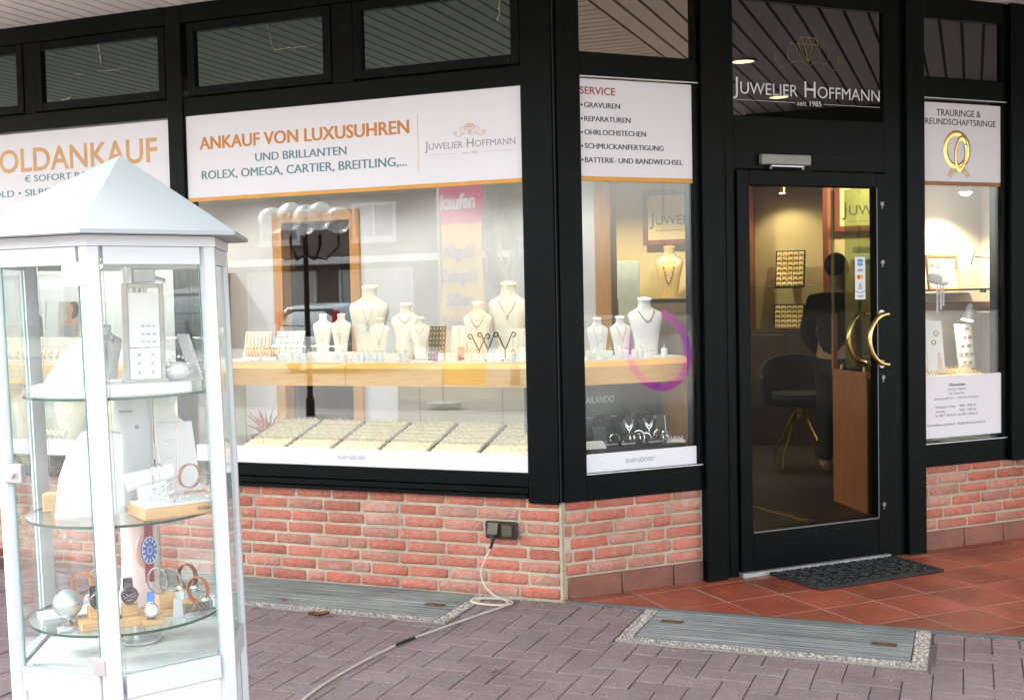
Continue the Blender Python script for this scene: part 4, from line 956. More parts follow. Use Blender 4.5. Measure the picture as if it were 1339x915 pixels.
# ------------------------------------------------------------------ free-standing hexagonal glass showcase on the pavement
M_pedge = pm('pale_green_pane_edge', (.20, .42, .36), (.16, .36, .30), 10, .2)
CX, CY, CR = -0.358, -2.632, R(40.2)
def Cp(x, y, z): return V((CX + x*cos(CR) - y*sin(CR), CY + x*sin(CR) + y*cos(CR), z))
RC = 0.330
HV = [(-10.8 + 60*k) for k in range(6)]                       # post directions, degrees from the camera-facing side
def hv(k, r=RC): a = R(HV[k % 6]); return V((r*sin(a), -r*cos(a), 0))
def hexp(r): return [(hv(k, r).x, hv(k, r).y) for k in range(6)]
cs = thing('glass_showcase', 'white six-sided glass showcase with pointed roof standing on the pavement', 'showcase', (CX, CY, 0), CR)
b = MB()
for k in range(6):
    p = hv(k); a = R(HV[k]); d = V((sin(a), -cos(a), 0)); e = V((cos(a), sin(a), 0))
    # folded corner post: kite section, edges facing the two neighbouring sides
    e1 = (hv(k+1)-p).normalized(); e0 = (hv(k-1)-p).normalized(); w = .027
    q = [p, p+e1*w, p+e1*w-d*.018+(-e1*.0), p-d*.034, p+e0*w-d*.018, p+e0*w]
    b.slab([(v_.x, v_.y) for v_ in q], 0.02, 1.60)
b.build('posts', M_white, cs, 25)
def ring_rail(b, r0, r1, z0, z1):
    for k in range(6):
        p0, p1 = hv(k, r1), hv(k+1, r1); u = (p1-p0).normalized(); p0 = p0+u*.038; p1 = p1-u*.038; n = V((u.y, -u.x, 0)); dd = r1-r0
        b.slab([(p0.x, p0.y), (p1.x, p1.y), (p1-n*dd).to_2d()[:], (p0-n*dd).to_2d()[:]], z0, z1)
b = MB(); ring_rail(b, RC-.020, RC-.003, 1.556, 1.600); b.build('upper_rail', M_white, cs, 25)
b = MB(); ring_rail(b, RC-.020, RC-.003, 0.462, 0.522); b.build('lower_rail', M_white, cs, 25)
b = MB(); b.slab(hexp(RC-.022), 0.02, 0.455); b.slab(hexp(RC-.030), 0.455, 0.512); bx = b.build('base_panel', pm('satin_white_panel', (.72, .74, .77), (.68, .70, .73), 2, .4), cs, 25)
b = MB(); b.slab(hexp(RC-.055), 0.513, 0.517); b.build('floor_sheet', M_white, cs, 0)
b = MB(); b.slab(hexp(RC+.004), 1.601, 1.628); b.slab(hexp(RC-.02), 1.57, 1.60); b.build('top_plate', M_white, cs, 25)
b = MB(); n = 6; re = .398
vv = [(hv(k, re).x, hv(k, re).y, 1.640) for k in range(6)] + [(hv(k, re).x, hv(k, re).y, 1.630) for k in range(6)] + [(0.030, 0, 1.862)]
b._new(vv, [(k, (k+1) % 6, 12) for k in range(6)] + [(6+k, 6+(k+1) % 6, (k+1) % 6, k) for k in range(6)] + [tuple(range(11, 5, -1))])
b.build('roof', pm('white_roof_sheet', (.33, .372, .376), (.315, .357, .362), 1.5, .5), cs, 20)
for k in range(6):
    p0, p1 = hv(k, RC-.010), hv(k+1, RC-.010); u = (p1-p0).normalized(); p0 += u*.036; p1 -= u*.036; nn = V((u.y, -u.x, 0))
    b = MB(); _, fs = b.slab([p0.to_2d()[:], p1.to_2d()[:], (p1-nn*.005).to_2d()[:], (p0-nn*.005).to_2d()[:]], .523, 1.555)
    for i_ in (0, 1, 3, 5): fs[i_].material_index = 1
    b.build('side_pane', [G_case, M_pedge], cs, 0)
# hinge plates and lock on the left-hand door side
def side_frame(k, u, z, out=.0): # point on side k (between post k and k+1)
    p0, p1 = hv(k, RC), hv(k+1, RC); d = (p1-p0).normalized(); nn = V((d.y, -d.x, 0)); return p0+(p1-p0)*u+nn*out+V((0, 0, z)), math.atan2(d.y, d.x)
M_lock = pm('dull_chrome', (.50, .50, .48), None, 30, .35, .8)
for (u, z, w, h) in ((.90, .548, .020, .022), (.875, 1.532, .040, .030)):
    p, a = side_frame(5, u, z); b = MB(); b.box(-w, w*.9, -.004, .016, -h, h, .002); b.build('hinge', M_lock if z < 1 else M_white, cs, 30, p, a)
p, a = side_frame(5, .15, 1.028); b = MB(); b.box(-.030, .030, -.006, .014, -.024, .024, .003); l = b.build('lock', M_lock, cs, 30, p, a)
b = MB(); b.cyl((0, -.0061, 0), (0, -.016, 0), .012, seg=18); b.build('lock_barrel', M_silver, l)
b = MB(); b.lathe([(.0, 1.50), (.075, 1.50), (.075, .53), (.0, .53)][1:3], (0, .0, 0), 24); 
b.bm.free()
# ceiling lamp, spindle and the three round shelves
b = MB(); b.lathe([(.014, 1.548), (.018, 1.556), (.001, 1.5565)], hv(0, .24), 16); b.build('lamp', M_lampw, cs)
b = MB()
b.lathe([(.016, .524), (.016, 1.556)], (0.03, .06, 0), 20); b.lathe([(.06, .519), (.06, .526), (.02, .532)], (.03, .02, 0), 28)
b.box(.045, .105, .05, .08, 1.515, 1.556, .004); b.cyl((.1, .065, 1.53), (.13, .05, 1.52), .006, seg=10)
b.build('spindle', M_alu, cs)
for nm, z, r in (('shelf', 1.212, .247), ('shelf', .886, .252), ('shelf', .606, .252)):
    b = MB(); pts = [(r*cos(2*pi*i/72), r*sin(2*pi*i/72)) for i in range(72)]; b.slab(pts, z, z+.007, 0, mi_side=1)
    o = b.build(nm, [G_shelf, M_edge], cs, 30)

def cthing(name, label, cat, x, y, z, rz=0, group=None): return thing(name, label, cat, Cp(x, y, z), CR+rz, group)
Z1, Z2, Z3 = 1.2195, .8935, .6135
# the whole cabinet leans a little on the uneven paving; its shelves are levelled
for o in cs.children_recursive:
    if o.name.split('.')[0] in ('shelf', 'spindle', 'lock_barrel'): continue
    dz = o.location.z; o.location.x -= (dz - 1.45)*0.019 if dz else 0
    for v_ in o.data.vertices: v_.co.x -= (v_.co.z - (1.45 if not dz else 0))*0.019
# --- top shelf
t = cthing('display_plinth', 'round white plinth covering the top glass shelf of the showcase', 'plinth', 0, 0, Z1)
b = MB(); b.slab([(.238*cos(2*pi*i/6+.35), .238*sin(2*pi*i/6+.35)) for i in range(6)], 0, .026); b.build('plinth', M_whitem, t, 0)
Z1 += .026
t = cthing('picture_frame_stand', 'upright grey frame holding two white earring cards on the top showcase shelf', 'display frame', .068, -.10, Z1)
M_gf = pm('grey_beige_frame', (.42, .40, .36), None, 20, .5)
b = MB(); b.box(-.056, -.040, -.006, .03, 0, .265, .002); b.box(.040, .052, -.006, .03, 0, .265, .002); b.box(-.040, .040, -.006, .03, .253, .265, .002); b.box(-.06, .06, -.012, .035, -.0005, .008, .002); b.build('frame', M_gf, t)
for k, (z0, z1) in enumerate(((.009, .092), (.095, .240))):
    b = MB(); b.box(-.039, .039, -.002, .004, z0, z1); c = b.build('earring_card', M_whitem, t, 0)
    b = MB()
    if k: 
        for i in range(3):
            for j in range(3): b.torus((-.004+.014*i, -.004, z0+.016+.021*j), .0035, .0011, 'Y', 8, 4)
    else:
        for i in range(2):
            for j in range(3): b.tube([(-.018+.034*i, -.004, z0+.015+.023*j), (-.012+.034*i, -.005, z0+.024+.023*j)], .0022, 5)
    b.build('earrings', M_silver, c, 30)
b = MB()
for i in range(5): b.box(-.03+.013*i, -.027+.013*i, -.004, -.001, .240, .253)
b.build('clips', M_steel, t, 0)
t = cthing('jewellery_cushion', 'low white display form with a sloping left side on the top showcase shelf', 'bust', -.115, -.05, Z1, R(8))
b = MB(); b.prism([(-.075, 0), (.045, 0), (.045, .118), (.028, .122), (.0, .105), (-.030, .072), (-.058, .030)], -.03, .03); b.build('form', M_whitem, t, 20)
t = cthing('display_card', 'thin white card leaning against the low bust on the top showcase shelf', 'display card', -.062, -.09, Z1, R(-25)); b = MB(); b.box(-.004, .004, -.05, .05, 0, .13, .001, M=Matrix.Rotation(R(8), 4, 'Y')); b.build('card', M_white, t)
t = cthing('display_card', 'white card tilted to the right on the top showcase shelf', 'display card', .205, -.02, Z1, R(15)); b = MB(); b.box(-.0035, .0035, -.045, .045, 0, .13, .001, M=Matrix.Rotation(R(-16), 4, 'Y')); b.build('card', M_white, t)
b = MB(); 
for i in range(5): b.sphere((.0, -.046, .02+.02*i), .0035, 6, 4, M=Matrix.Rotation(R(-16), 4, 'Y'))
b.build('studs', M_silver, t)
t = cthing('bracelet_cushion', 'soft white cushion with a pearl bracelet on the top showcase shelf', 'cushion', .150, -.06, Z1, R(10)); b = MB(); b.sphere((0, 0, .026), .040, 20, 12, sc=(1.05, .8, .65)); b.build('cushion', M_whitem, t)
b = MB(); pts = [(.034*cos(a), -.005, .030+.032*sin(a)) for a in [2*pi*i/16 for i in range(16)]]
for p in pts[:9]: b.sphere((p[0]*.9, p[1]-.02, p[2]*1.05), .005, 6, 5)
b.build('bracelet', M_silver, t)
bust(.150, .085, M_whitem, Cp(-.03, .14, Z1), CR+R(10), 'slim white bust at the back of the top showcase shelf', 'white busts in the showcase', .35, .22, .001, None, cmat=M_silver)
# --- middle shelf
t = cthing('necklace_block', 'large white necklace block with sloping side, left on the middle showcase shelf', 'bust', -.085, -.07, Z2, R(6))
b = MB(); pts = [(-.088, 0), (.085, 0), (.085, .215), (.01, .228), (-.012, .222), (-.050, .17), (-.075, .10)]
b.prism(pts, -.02, .03); b.build('block', M_whitem, t, 20)
b = MB(); b.tube([(.0, -.0215, .212), (.005, -.0215, .13), (.012, -.022, .075)], .0007, 5); b.sphere((.012, -.0235, .070), .004, 8, 5); b.sphere((.016, -.0235, .062), .003, 8, 5); b.build('necklace', M_silver, t)
t = cthing('necklace_stand', 'white tapering necklace stand with a long fine chain on the middle showcase shelf', 'bust', .145, .07, Z2, R(4))
b = MB(); T = Matrix.Rotation(R(-10), 4, 'X'); pr = [(-.050, 0), (.070, 0), (.052, .225), (-.050, .225)]; b.prism(pr, 0, .030, M=T)
b.prism([(-.05, .226), (.03, .226), (.012, .243), (-.004, .247), (-.026, .240)], .003, .026, M=T); b.build('stand', M_whitem, t, 20)
b = MB(); b.tube([T @ V(q) for q in ((-.052, -.001, .222), (-.043, -.001, .10), (-.035, -.001, .02))], .0010, 5); b.tube([T @ V(q) for q in ((.010, -.001, .225), (.006, -.001, .11), (.0, -.001, .03), (-.035, -.001, .02))], .0010, 5)
for zz in (.175, .125): b.tube([T @ V(q) for q in ((-.030, -.001, zz), (-.018, -.001, zz-.004), (0, -.001, zz+.001))], .0007, 4)
b.build('necklace', pm('rose_gold', (.80, .50, .42), None, 30, .25, 1.0), t)
t = cthing('bracelet_roll', 'cream bracelet roll with chains lying across the middle showcase shelf', 'bracelet roll', .082, -.085, Z2+.012, R(12))
b = MB(); T = Matrix.Rotation(R(-10), 4, 'Y'); b.cyl((-.062, 0, .085), (.062, 0, .085), .024, seg=22, M=T); b.box(-.04, .04, -.016, .016, 0, .068, .003, M=T); b.build('roll', M_whitem, t)
for x in (.0, .018, .034):
    b = MB(); b.torus((x, 0, .085), .0258, .0022, 'X', 26, 6, M=T @ Matrix.Rotation(R(8), 4, 'Z')); b.build('bracelet', M_silver, t)
b = MB()
for k in range(3): b.torus((-.004+.022*k, -.030, .045), .012, .0016, 'Y', 16, 5, M=T)
b.build('charm_bracelet', M_silver, t)
def watch(name, label, x, y, z, rz, R_, band, bandw, dial=None, dialr=0, dialm=None, case=None, tilt=0, face=90, group='watches in the showcase', sq=1.0, marks=False, cuff=None):
    """closed strap loop standing up, with a watch head on its front"""
    t = cthing(name, label, 'watch', x, y, z, rz, group); T = Matrix.Translation((0, 0, R_*sq)) @ Matrix.Rotation(R(tilt), 4, 'X')
    n = 36; b = MB(); secs = []
    for i in range(n):
        a = 2*pi*i/n; c, s_ = cos(a), sin(a); th = .0016
        ring = []
        for rr, ww in ((R_, -bandw), (R_, bandw), (R_-.0032, bandw), (R_-.0032, -bandw)): ring.append((ww, rr*c, rr*s_*sq))
        secs.append(ring)
    secs.append(secs[0]); b.loft(secs, caps=False, M=T @ Matrix.Rotation(R(0), 4, 'Z')); b.build('strap', band, t, 40)
    if dialr:
        D = T @ Matrix.Rotation(R(90-face), 4, 'X') @ Matrix.Translation((0, -R_*(1 if face > 45 else 1), 0)) @ Matrix.Rotation(R(90), 4, 'X')
        b = MB(); b.lathe([(dialr*.92, -.002), (dialr, .000), (dialr, .006), (dialr*.93, .0085), (dialr*.84, .0085), (dialr*.82, .0066), (.001, .0066)], seg=30, M=D)
        b.box(dialr*.98, dialr*1.12, -.002, .002, .001, .005, .0006, M=D)
        for sg in (-1, 1): b.box(-bandw*.9, bandw*.9, sg*dialr*.95-.003, sg*dialr*.95+.003, 0, .004, .001, M=D)
        h = b.build('case', case or M_steel, t, 40)
        b = MB(); b.lathe([(dialr*.81, .0068), (.001, .0069)], seg=30, M=D); dl = b.build('dial', dialm, h, 0)
        b = MB()
        for q in range(12):
            a = 2*pi*q/12; b.box(-.0007, .0007, dialr*.60, dialr*.76, .0070, .0075, M=D @ Matrix.Rotation(a, 4, 'Z'))
        b.box(-.0006, .0006, 0, dialr*.6, .0072, .0078, M=D @ Matrix.Rotation(R(-60), 4, 'Z')); b.box(-.0008, .0008, 0, dialr*.42, .0072, .0078, M=D @ Matrix.Rotation(R(60), 4, 'Z'))
        if marks:
            for (mx_, my_) in ((-.4, 0), (.4, 0), (0, -.4)): b.torus((mx_*dialr, my_*dialr, .0073), dialr*.2, .0005, 'Z', 14, 4, M=D)
        b.build('hands', M_silver if dialm.name != 'white_dial' else M_steel, dl, 0)
    return t
M_leather_o = pm('orange_tan_leather', (.52, .20, .06), (.44, .16, .05), 30, .5); M_leather_b = pm('brown_leather', (.20, .08, .04), None, 30, .5)
M_blue = pm('bright_blue_leather', (.06, .20, .62), None, 30, .45); M_wd = pm('white_dial', (.85, .85, .85), None, 30, .3); M_bd = pm('black_dial', (.01, .012, .014), None, 30, .25); M_gd = pm('gunmetal', (.10, .11, .12), None, 30, .35, .7)
M_tanl = pm('pale_tan_leather', (.60, .40, .24), None, 30, .5)
watch('bangle_watch', 'round bangle watch with rose brown rim, standing right on the middle showcase shelf', .175, -.05, Z2+.052, R(-62), .034, pm('rose_brown_metal', (.42, .20, .14), None, 30, .3, .6), .006, case=M_silver)
t = cthing('jewellery_tray', 'light wood tray with white top and brand mark on the middle showcase shelf', 'tray', .135, -.135, Z2, R(18))
b = MB(); b.box(-.108, .108, -.062, .075, 0, .030, .002); b.build('tray', M_bloc, t)
b = MB(); b.box(-.103, .103, -.057, .070, .0302, .036, .001); b.build('white_top', M_whitem, t)
text(t, 'FOSSIL', M_dkp, .055, .012, -.0625, .0075, .042, 'C', bold=.02)
b = MB()
for i in range(9): b.sphere((rnd.uniform(-.08, .09), rnd.uniform(-.05, .03), .038), .0028, 6, 4)
b.torus((.02, -.03, .040), .007, .0014, 'X', 14, 5); b.build('studs', M_silver, t)
b = MB(); b.torus((-.02, -.035, .044), .008, .0016, 'X', 16, 5); b.build('pink_ring', pm('pink_metal', (.8, .45, .5), None, 30, .25, .8), t)
t = cthing('wood_block', 'small light wood block behind the tray on the middle showcase shelf', 'block', .195, .03, Z2, R(10)); b = MB(); b.box(-.03, .03, -.02, .02, 0, .03, .002); b.build('block', M_bloc, t)
t = cthing('wood_block', 'light wood block at the far left of the middle showcase shelf', 'block', -.185, .05, Z2, R(-10)); b = MB(); b.box(-.022, .022, -.02, .02, 0, .05, .002); b.build('block', M_bloc, t)
# pillar cards round the spindle
t = cthing('pillar_card', 'white pillar card with small print behind the busts in the showcase', 'display card', .03, .075, Z2, 0)
b = MB(); b.lathe([(.048, 0), (.048, .300)], seg=30, sy=.8); b.build('card', M_white, t, 40)
b = MB(); b.box(-.035, .002, -.0405, -.0395, .262, .268); b.lathe([(.006, 0), (.006, .001)], seg=14, M=Matrix.Translation((.012, -.0385, .22)) @ Matrix.Rotation(R(90), 4, 'X')); b.build('print', M_greyp, t, 0)
t = cthing('pillar_poster', 'pale pink round pillar poster showing a large blue watch, on the bottom showcase shelf', 'poster', .035, .065, Z3)
b = MB(); b.lathe([(.058, 0), (.047, .10), (.046, .262)], seg=36); b.build('pillar', pm('pale_pink_print', (.80, .64, .60), (.82, .70, .66), 4, .4), t, 40)
def on_pillar(poly_fn, mt, nm, off=.001, z0=0):
    pass
D = Matrix.Translation((.026, -.040, .155)) @ Matrix.Rotation(R(28), 4, 'Z') @ Matrix.Rotation(R(90), 4, 'X')
b = MB(); b.box(-.013, .013, .030, .105, 0, .006, .002, M=D); b.box(-.013, .013, -.090, -.030, 0, .006, .002, M=D); b.build('printed_strap', pm('burgundy_print', (.33, .05, .07)), t)
b = MB(); b.lathe([(.050, .0), (.050, .005), (.001, .0055)], seg=40, M=D @ Matrix.Diagonal((.62, 1, 1, 1)) @ Matrix.Translation((-.012, 0, -.003))); b.build('printed_case', pm('rose_gold_print', (.75, .45, .40), None, 9, .4, .3), t, 40)
b = MB(); b.lathe([(.040, .003), (.040, .007), (.001, .0075)], seg=40, M=D @ Matrix.Diagonal((.62, 1, 1, 1))); b.build('printed_dial', pm('blue_print', (.05, .14, .45)), t, 40)
b = MB()
for q in range(12): b.box(-.002, .002, .024, .035, .0075, .0085, M=D @ Matrix.Diagonal((.62, 1, 1, 1)) @ Matrix.Rotation(2*pi*q/12, 4, 'Z'))
b.torus((0, 0, .008), .0375, .0015, 'Z', 36, 5, M=D @ Matrix.Diagonal((.62, 1, 1, 1))); b.torus((0, 0, .008), .011, .0012, 'Z', 20, 5, M=D @ Matrix.Diagonal((.62, 1, 1, 1))); b.build('printed_numerals', M_white_l, t, 0)
# --- bottom shelf
t = cthing('desk_globe', 'small silver desk globe with a round foot on the bottom showcase shelf', 'globe', -.148, -.12, Z3)
b = MB(); b.lathe([(.030, 0), (.030, .005), (.014, .014), (.006, .018), (.005, .026), (.001, .027)], seg=28); b.build('foot', M_silver, t)
b = MB(); b.sphere((0, 0, .060), .0365, 36, 24); g = b.build('globe', pm('silver_globe', (.62, .68, .66), (.46, .53, .51), 26, .35, .6, detail=2), t)
b = MB(); b.torus((0, 0, .060), .0372, .0007, 'Z', 40, 5); b.torus((0, 0, .060), .0372, .0007, 'Y', 40, 5, M=Matrix.Translation((0, 0, .06)) @ Matrix.Rotation(R(20), 4, 'Y') @ Matrix.Translation((0, 0, -.06))); b.build('meridian', M_steel, g)
def block(x, y, z, rz, w, d, h, label):
    t = cthing('watch_block', label, 'display block', x, y, z, R(rz), 'light wood watch blocks'); b = MB(); b.box(-w, w, -d, d, 0, h, .0015); b.build('block', M_bloc, t)
block(-.070, -.145, Z3, 10, .052, .045, .022, 'low wide wood block under the black sports watch'); block(-.075, -.140, Z3+.022, 10, .024, .020, .030, 'small wood cube carrying the black sports watch')
block(.010, -.150, Z3, 5, .036, .042, .022, 'low wood block under the black chronograph'); block(.005, -.145, Z3+.022, 5, .021, .020, .030, 'small wood cube carrying the black chronograph')
block(.062, -.178, Z3, 0, .026, .022, .014, 'flat wood block under the blue strapped watch')
block(.098, -.09, Z3, 14, .036, .036, .018, 'low wood block under the silver bangle watches'); block(.098, -.09, Z3+.018, 14, .022, .020, .040, 'wood cube carrying the silver bangle watches')
block(.165, -.055, Z3, 12, .030, .026, .020, 'low wood block under the brown strapped watch'); block(.185, -.085, Z3, 14, .028, .018, .018, 'low wood block under the orange strapped watch')
watch('wrist_watch', 'black sports watch with white hands on a wood cube, left of the front post', -.078, -.140, Z3+.052, R(12), .030, M_blackl, .011, True, .0225, M_bd, M_gd, tilt=-8, face=72, sq=.9)
watch('wrist_watch', 'black chronograph with dark metal strap on a wood cube, right of the front post', .003, -.145, Z3+.052, R(4), .034, M_gd, .011, True, .0225, M_bd, M_gd, tilt=-5, face=78, marks=True)
watch('wrist_watch', 'white dialled watch on a bright blue strap, lowest at the front of the showcase', .059, -.172, Z3+.014, R(0), .034, M_blue, .009, True, .019, M_wd, M_silver, tilt=-4, face=80)
watch('wrist_watch', 'tan leather cuff watch at the back left of the bottom showcase shelf', -.112, -.03, Z3+.050, R(70), .030, M_leather_o, .009, True, .014, M_wd, M_silver, face=30, sq=1.15)
watch('wrist_watch', 'pale tan strapped watch half hidden behind the front post', -.070, -.02, Z3+.060, R(60), .028, M_tanl, .008, sq=1.2)
watch('bangle_watch', 'silver bangle watch leaning left on its wood cube', .080, -.10, Z3+.058, R(52), .033, M_silver, .003, sq=1.12, tilt=6)
watch('bangle_watch', 'silver bangle watch leaning right on its wood cube', .112, -.08, Z3+.055, R(70), .030, M_silver, .004, True, .012, M_wd, M_silver, sq=1.1, tilt=-10, face=40)
watch('wrist_watch', 'brown and blue strapped watch at the back right of the bottom showcase shelf', .160, -.045, Z3+.050, R(42), .034, M_leather_b, .007, True, .015, M_wd, M_silver, sq=1.05, face=35)
watch('wrist_watch', 'orange strapped watch with small dial at the right of the bottom showcase shelf', .185, -.085, Z3+.018, R(48), .034, M_leather_o, .007, True, .015, M_wd, M_silver, sq=1.1, face=40)
t = cthing('brand_letters', 'clear stand with metal brand letters at the right front of the bottom showcase shelf', 'letter stand', .188, -.120, Z3, R(14))
b = MB(); b.box(-.042, .042, -.004, .006, 0, .006, .001); b.build('foot', M_steel, t); text(t, 'FOSSIL', pm('grey_metal_letter', (.10, .16, .18), None, 30, .4), 0, .0062, -.003, .024, .082, 'C', ext=.002, fat=.03)
for k, (x, y, lb) in enumerate(((-.165, -.02, 'folded white card with pale print, left on the bottom showcase shelf'), (.128, -.14, 'small clear folded price card between the blue watch and the letters'))):
    t = cthing('folded_card', lb, 'card', x, y, Z3, R(12)); b = MB()
    if k == 0: b.box(-.06, .08, -.05, .05, 0, .014, .001)
    else: b.prism([(-.012, 0), (.012, 0), (.009, .05), (-.007, .05)], -.01, .01)
    b.build('card', M_white, t)
# ------------------------------------------------------------------ inside the shop, seen through the door and the slanted window
def showcase_wall(x0, x1, y, zb, zt, label, red=True):
    t = thing('wall_showcase', label, 'wall showcase', ((x0+x1)/2, y, .03)); w = (x1-x0)/2
    b = MB(); b.box(-w, w, 0.0, .40, 0, zb-.03); b.build('base_cabinet', M_darkwood, t, 0)
    for k in range(2):
        b = MB(); b.box(-w+.03+k*w, -.02+k*w, -.014, -.001, .55, zb-.07, .003); b.build('drawer', M_darkwood, t)
    b = MB(); b.box(-w, w, .38, .40, zb-.03, zt-.03); b.build('back', M_wally, t, 0)
    b = MB(); b.box(-w, -w+.045, -.01, .38, zb-.029, zt-.03, .003); b.box(w-.045, w, -.01, .38, zb-.029, zt-.03, .003); b.box(-w+.045, w-.045, -.01, .38, zt-.075, zt-.03, .003); b.build('frame', M_redwood, t)
    b = MB(); b.box(-w+.045, w-.045, .0, .36, 1.48, 1.49); b.build('glass_shelf', [G_shelf], t, 0)
    return t
W1 = showcase_wall(-.17, .60, 5.75, 1.10, 2.50, 'tall lit wall showcase with two coin trays, straight behind the door')
sp = thing('ceiling_spot', 'small brass spotlight at the top of the lit wall showcase', 'spotlight', (.18, 5.85, 2.40))
b = MB(); b.lathe([(.03, .04), (.034, 0), (.03, -.03)], seg=18); b.build('housing', M_brass, sp); b = MB(); b.lathe([(.027, -.031), (.001, -.034)], seg=18); b.build('lens', M_lampc, sp); spot(sp, (0, 0, -.05), (.1, .25, -1.3), 1.7, 125)
def coin_tray(x, y, z, w, h, tilt, rows, cols, label):
    t = thing('coin_tray', label, 'tray', (x, y, z), 0, 'gold coin trays'); T = Matrix.Rotation(R(-tilt), 4, 'X')
    b = MB(); b.box(-w/2-.012, w/2+.012, .008, .022, 0, h+.024, .002, M=T); b.build('rim', M_blackl, t)
    b = MB()
    for i in range(cols):
        for j in range(rows): b.box(-w/2+w*i/cols+.003, -w/2+w*(i+1)/cols-.003, 0, .0075, .012+h*j/rows+.003, .012+h*(j+1)/rows-.003, .002, M=T, tint=None)
    b.build('pads', pm('gold_cream_pad', (.74, .60, .30), (.66, .48, .18), 18, .4), t)
    b = MB()
    for i in range(cols):
        for j in range(rows): b.box(-w/2+w*i/cols+.012, -w/2+w*(i+1)/cols-.012, -.004, -.0005, .012+h*j/rows+.008, .012+h*j/rows+.020, .001, M=T)
    b.build('coins', M_gold, t)
coin_tray(.235, 5.86, 1.495, .25, .34, 16, 7, 5, 'tall tilted tray of gold squares on the glass shelf of the wall showcase')
coin_tray(.225, 5.86, 1.102, .26, .22, 10, 5, 5, 'square tray of gold pieces below the glass shelf of the wall showcase')
def fascia(x0, x1, y, z0, z1, label, h, tz):
    t = thing('fascia_sign', label, 'sign', ((x0+x1)/2, y, z0)); w = (x1-x0)/2
    b = MB(); b.box(-w, w, 0, .03, 0, z1-z0); b.build('board', pm('golden_yellow_board', (.78, .62, .28), (.74, .58, .26), 2, .5), t, 0)
    b = MB(); frame_rect(b, -w-.05, w+.05, -.05, z1-z0+.05, .05, -.012, .04); b.build('frame', M_redwood, t)
    text(t, 'Juwelier Hoffmann', M_dkp, -w+.02, tz, -.001, h, None, small_caps=.74, bold=.004)
    b = MB(); b.box(-w+.08, w-.1, -.0015, -.0003, tz-.06, tz-.055); b.build('rule', M_dkp, t, 0)
    return t
fascia(-1.20, -.28, 6.20, 2.00, 2.44, 'yellow shop name board in a red-brown frame, seen through the slanted window', .115, .15)
fascia(.66, 2.2, 6.20, 2.06, 2.60, 'yellow shop name board at the rear, seen through the upper right of the door', .12, .10)
for k, (x, z, lb) in enumerate(((1.08, 2.46, 'lit spotlight aimed at the name board seen through the door'),)):
    s_ = thing('wall_spot', lb, 'spotlight', (x-.02, 5.55, z)); b = MB(); b.tube([(0, .6, .05), (0, .2, .05), (0, .05, 0)], .008, 6); b.build('arm', M_steel, s_)
    b = MB(); b.lathe([(.02, .05), (.035, .0), (.037, -.02)], seg=18, M=Matrix.Rotation(R(50), 4, 'X')); b.build('head', M_steel, s_); b = MB(); b.lathe([(.033, -.021), (.001, -.026)], seg=18, M=Matrix.Rotation(R(50), 4, 'X')); b.build('lens', M_lampc, s_)
    spot(s_, (0, .05, -.06), (.2, .65, -.25), 4, 130)
    spot(s_, (0, -.05, -.06), (-1.2, .6, -.5), 6, 140)
# grey display and orange panel under the rear board
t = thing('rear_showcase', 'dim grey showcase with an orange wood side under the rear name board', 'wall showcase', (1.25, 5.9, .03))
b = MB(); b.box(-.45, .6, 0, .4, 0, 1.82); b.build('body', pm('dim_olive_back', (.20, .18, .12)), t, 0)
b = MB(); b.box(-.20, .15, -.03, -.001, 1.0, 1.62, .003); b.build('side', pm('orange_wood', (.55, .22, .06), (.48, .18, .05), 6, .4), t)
b = MB(); b.box(-.45, .6, -.02, -.001, 1.70, 1.76, .003); b.build('rail', M_cream, t)
bust(.50, .28, pm('gold_bust', (.80, .60, .22), None, 30, .4, .5), V((-.93, 5.95, 1.42)), R(8), 'golden bust with a fringe necklace at the rear, seen through the slanted window', 'golden rear busts', .3, .24, .004, 'drop', True)
t = thing('rear_counter', 'low dark rear counter below the golden bust', 'counter', (-.85, 5.85, .03)); b = MB(); b.box(-.75, .45, 0, .4, 0, 1.38, .004); b.build('body', pm('grey_brown_counter', (.16, .12, .09)), t); b = MB(); b.box(-.77, .47, -.02, .42, 1.381, 1.389); b.build('top', M_goldline, t, 0)
t = thing('display_banner', 'grey-green hanging display banner beside the wood end panel', 'banner', (-1.23, 5.55, .78)); b = MB(); b.box(-.10, .11, 0, .02, 0, 1.0, .002); b.build('cloth', pm('grey_green_print', (.60, .70, .70), (.36, .46, .46), 3, .6), t)

# counter end by the door with a glass top
t = thing('wood_counter', 'cherry wood counter end panel with low glass case just inside the door', 'counter', (1.066, 2.69, .03), R(-60))
b = MB(); b.box(-.255, .255, 0, .03, 0, .86, .002); b.build('end_panel', M_cherry, t)
b = MB(); b.box(-.255, .255, -.004, .03, .861, .90, .002); b.box(-.27, -.235, .0, .03, .901, 1.27, .002); b.build('top_rail', M_cherry, t)
b = MB(); b.box(.256, .275, .0, .04, 0, .86, .002); b.build('black_edge', M_blackl, t)
b = MB(); b.box(-.255, .25, .031, .6, 0, .85); b.build('body', M_darkwood, t, 0)
b = MB(); b.box(-.265, -.232, .002, .012, 1.272, 2.10); b.box(-.27, .20, .1, .106, .905, 2.1); b.build('glass', [glass('greenish_glass', .05, (.62, .72, .58))], t, 0)
for x in (-.14, .2):
    b = MB(); b.lathe([(.012, .901), (.012, .935)], (x, .015, 0), 12); b.build('glass_clamp', M_brass, t)
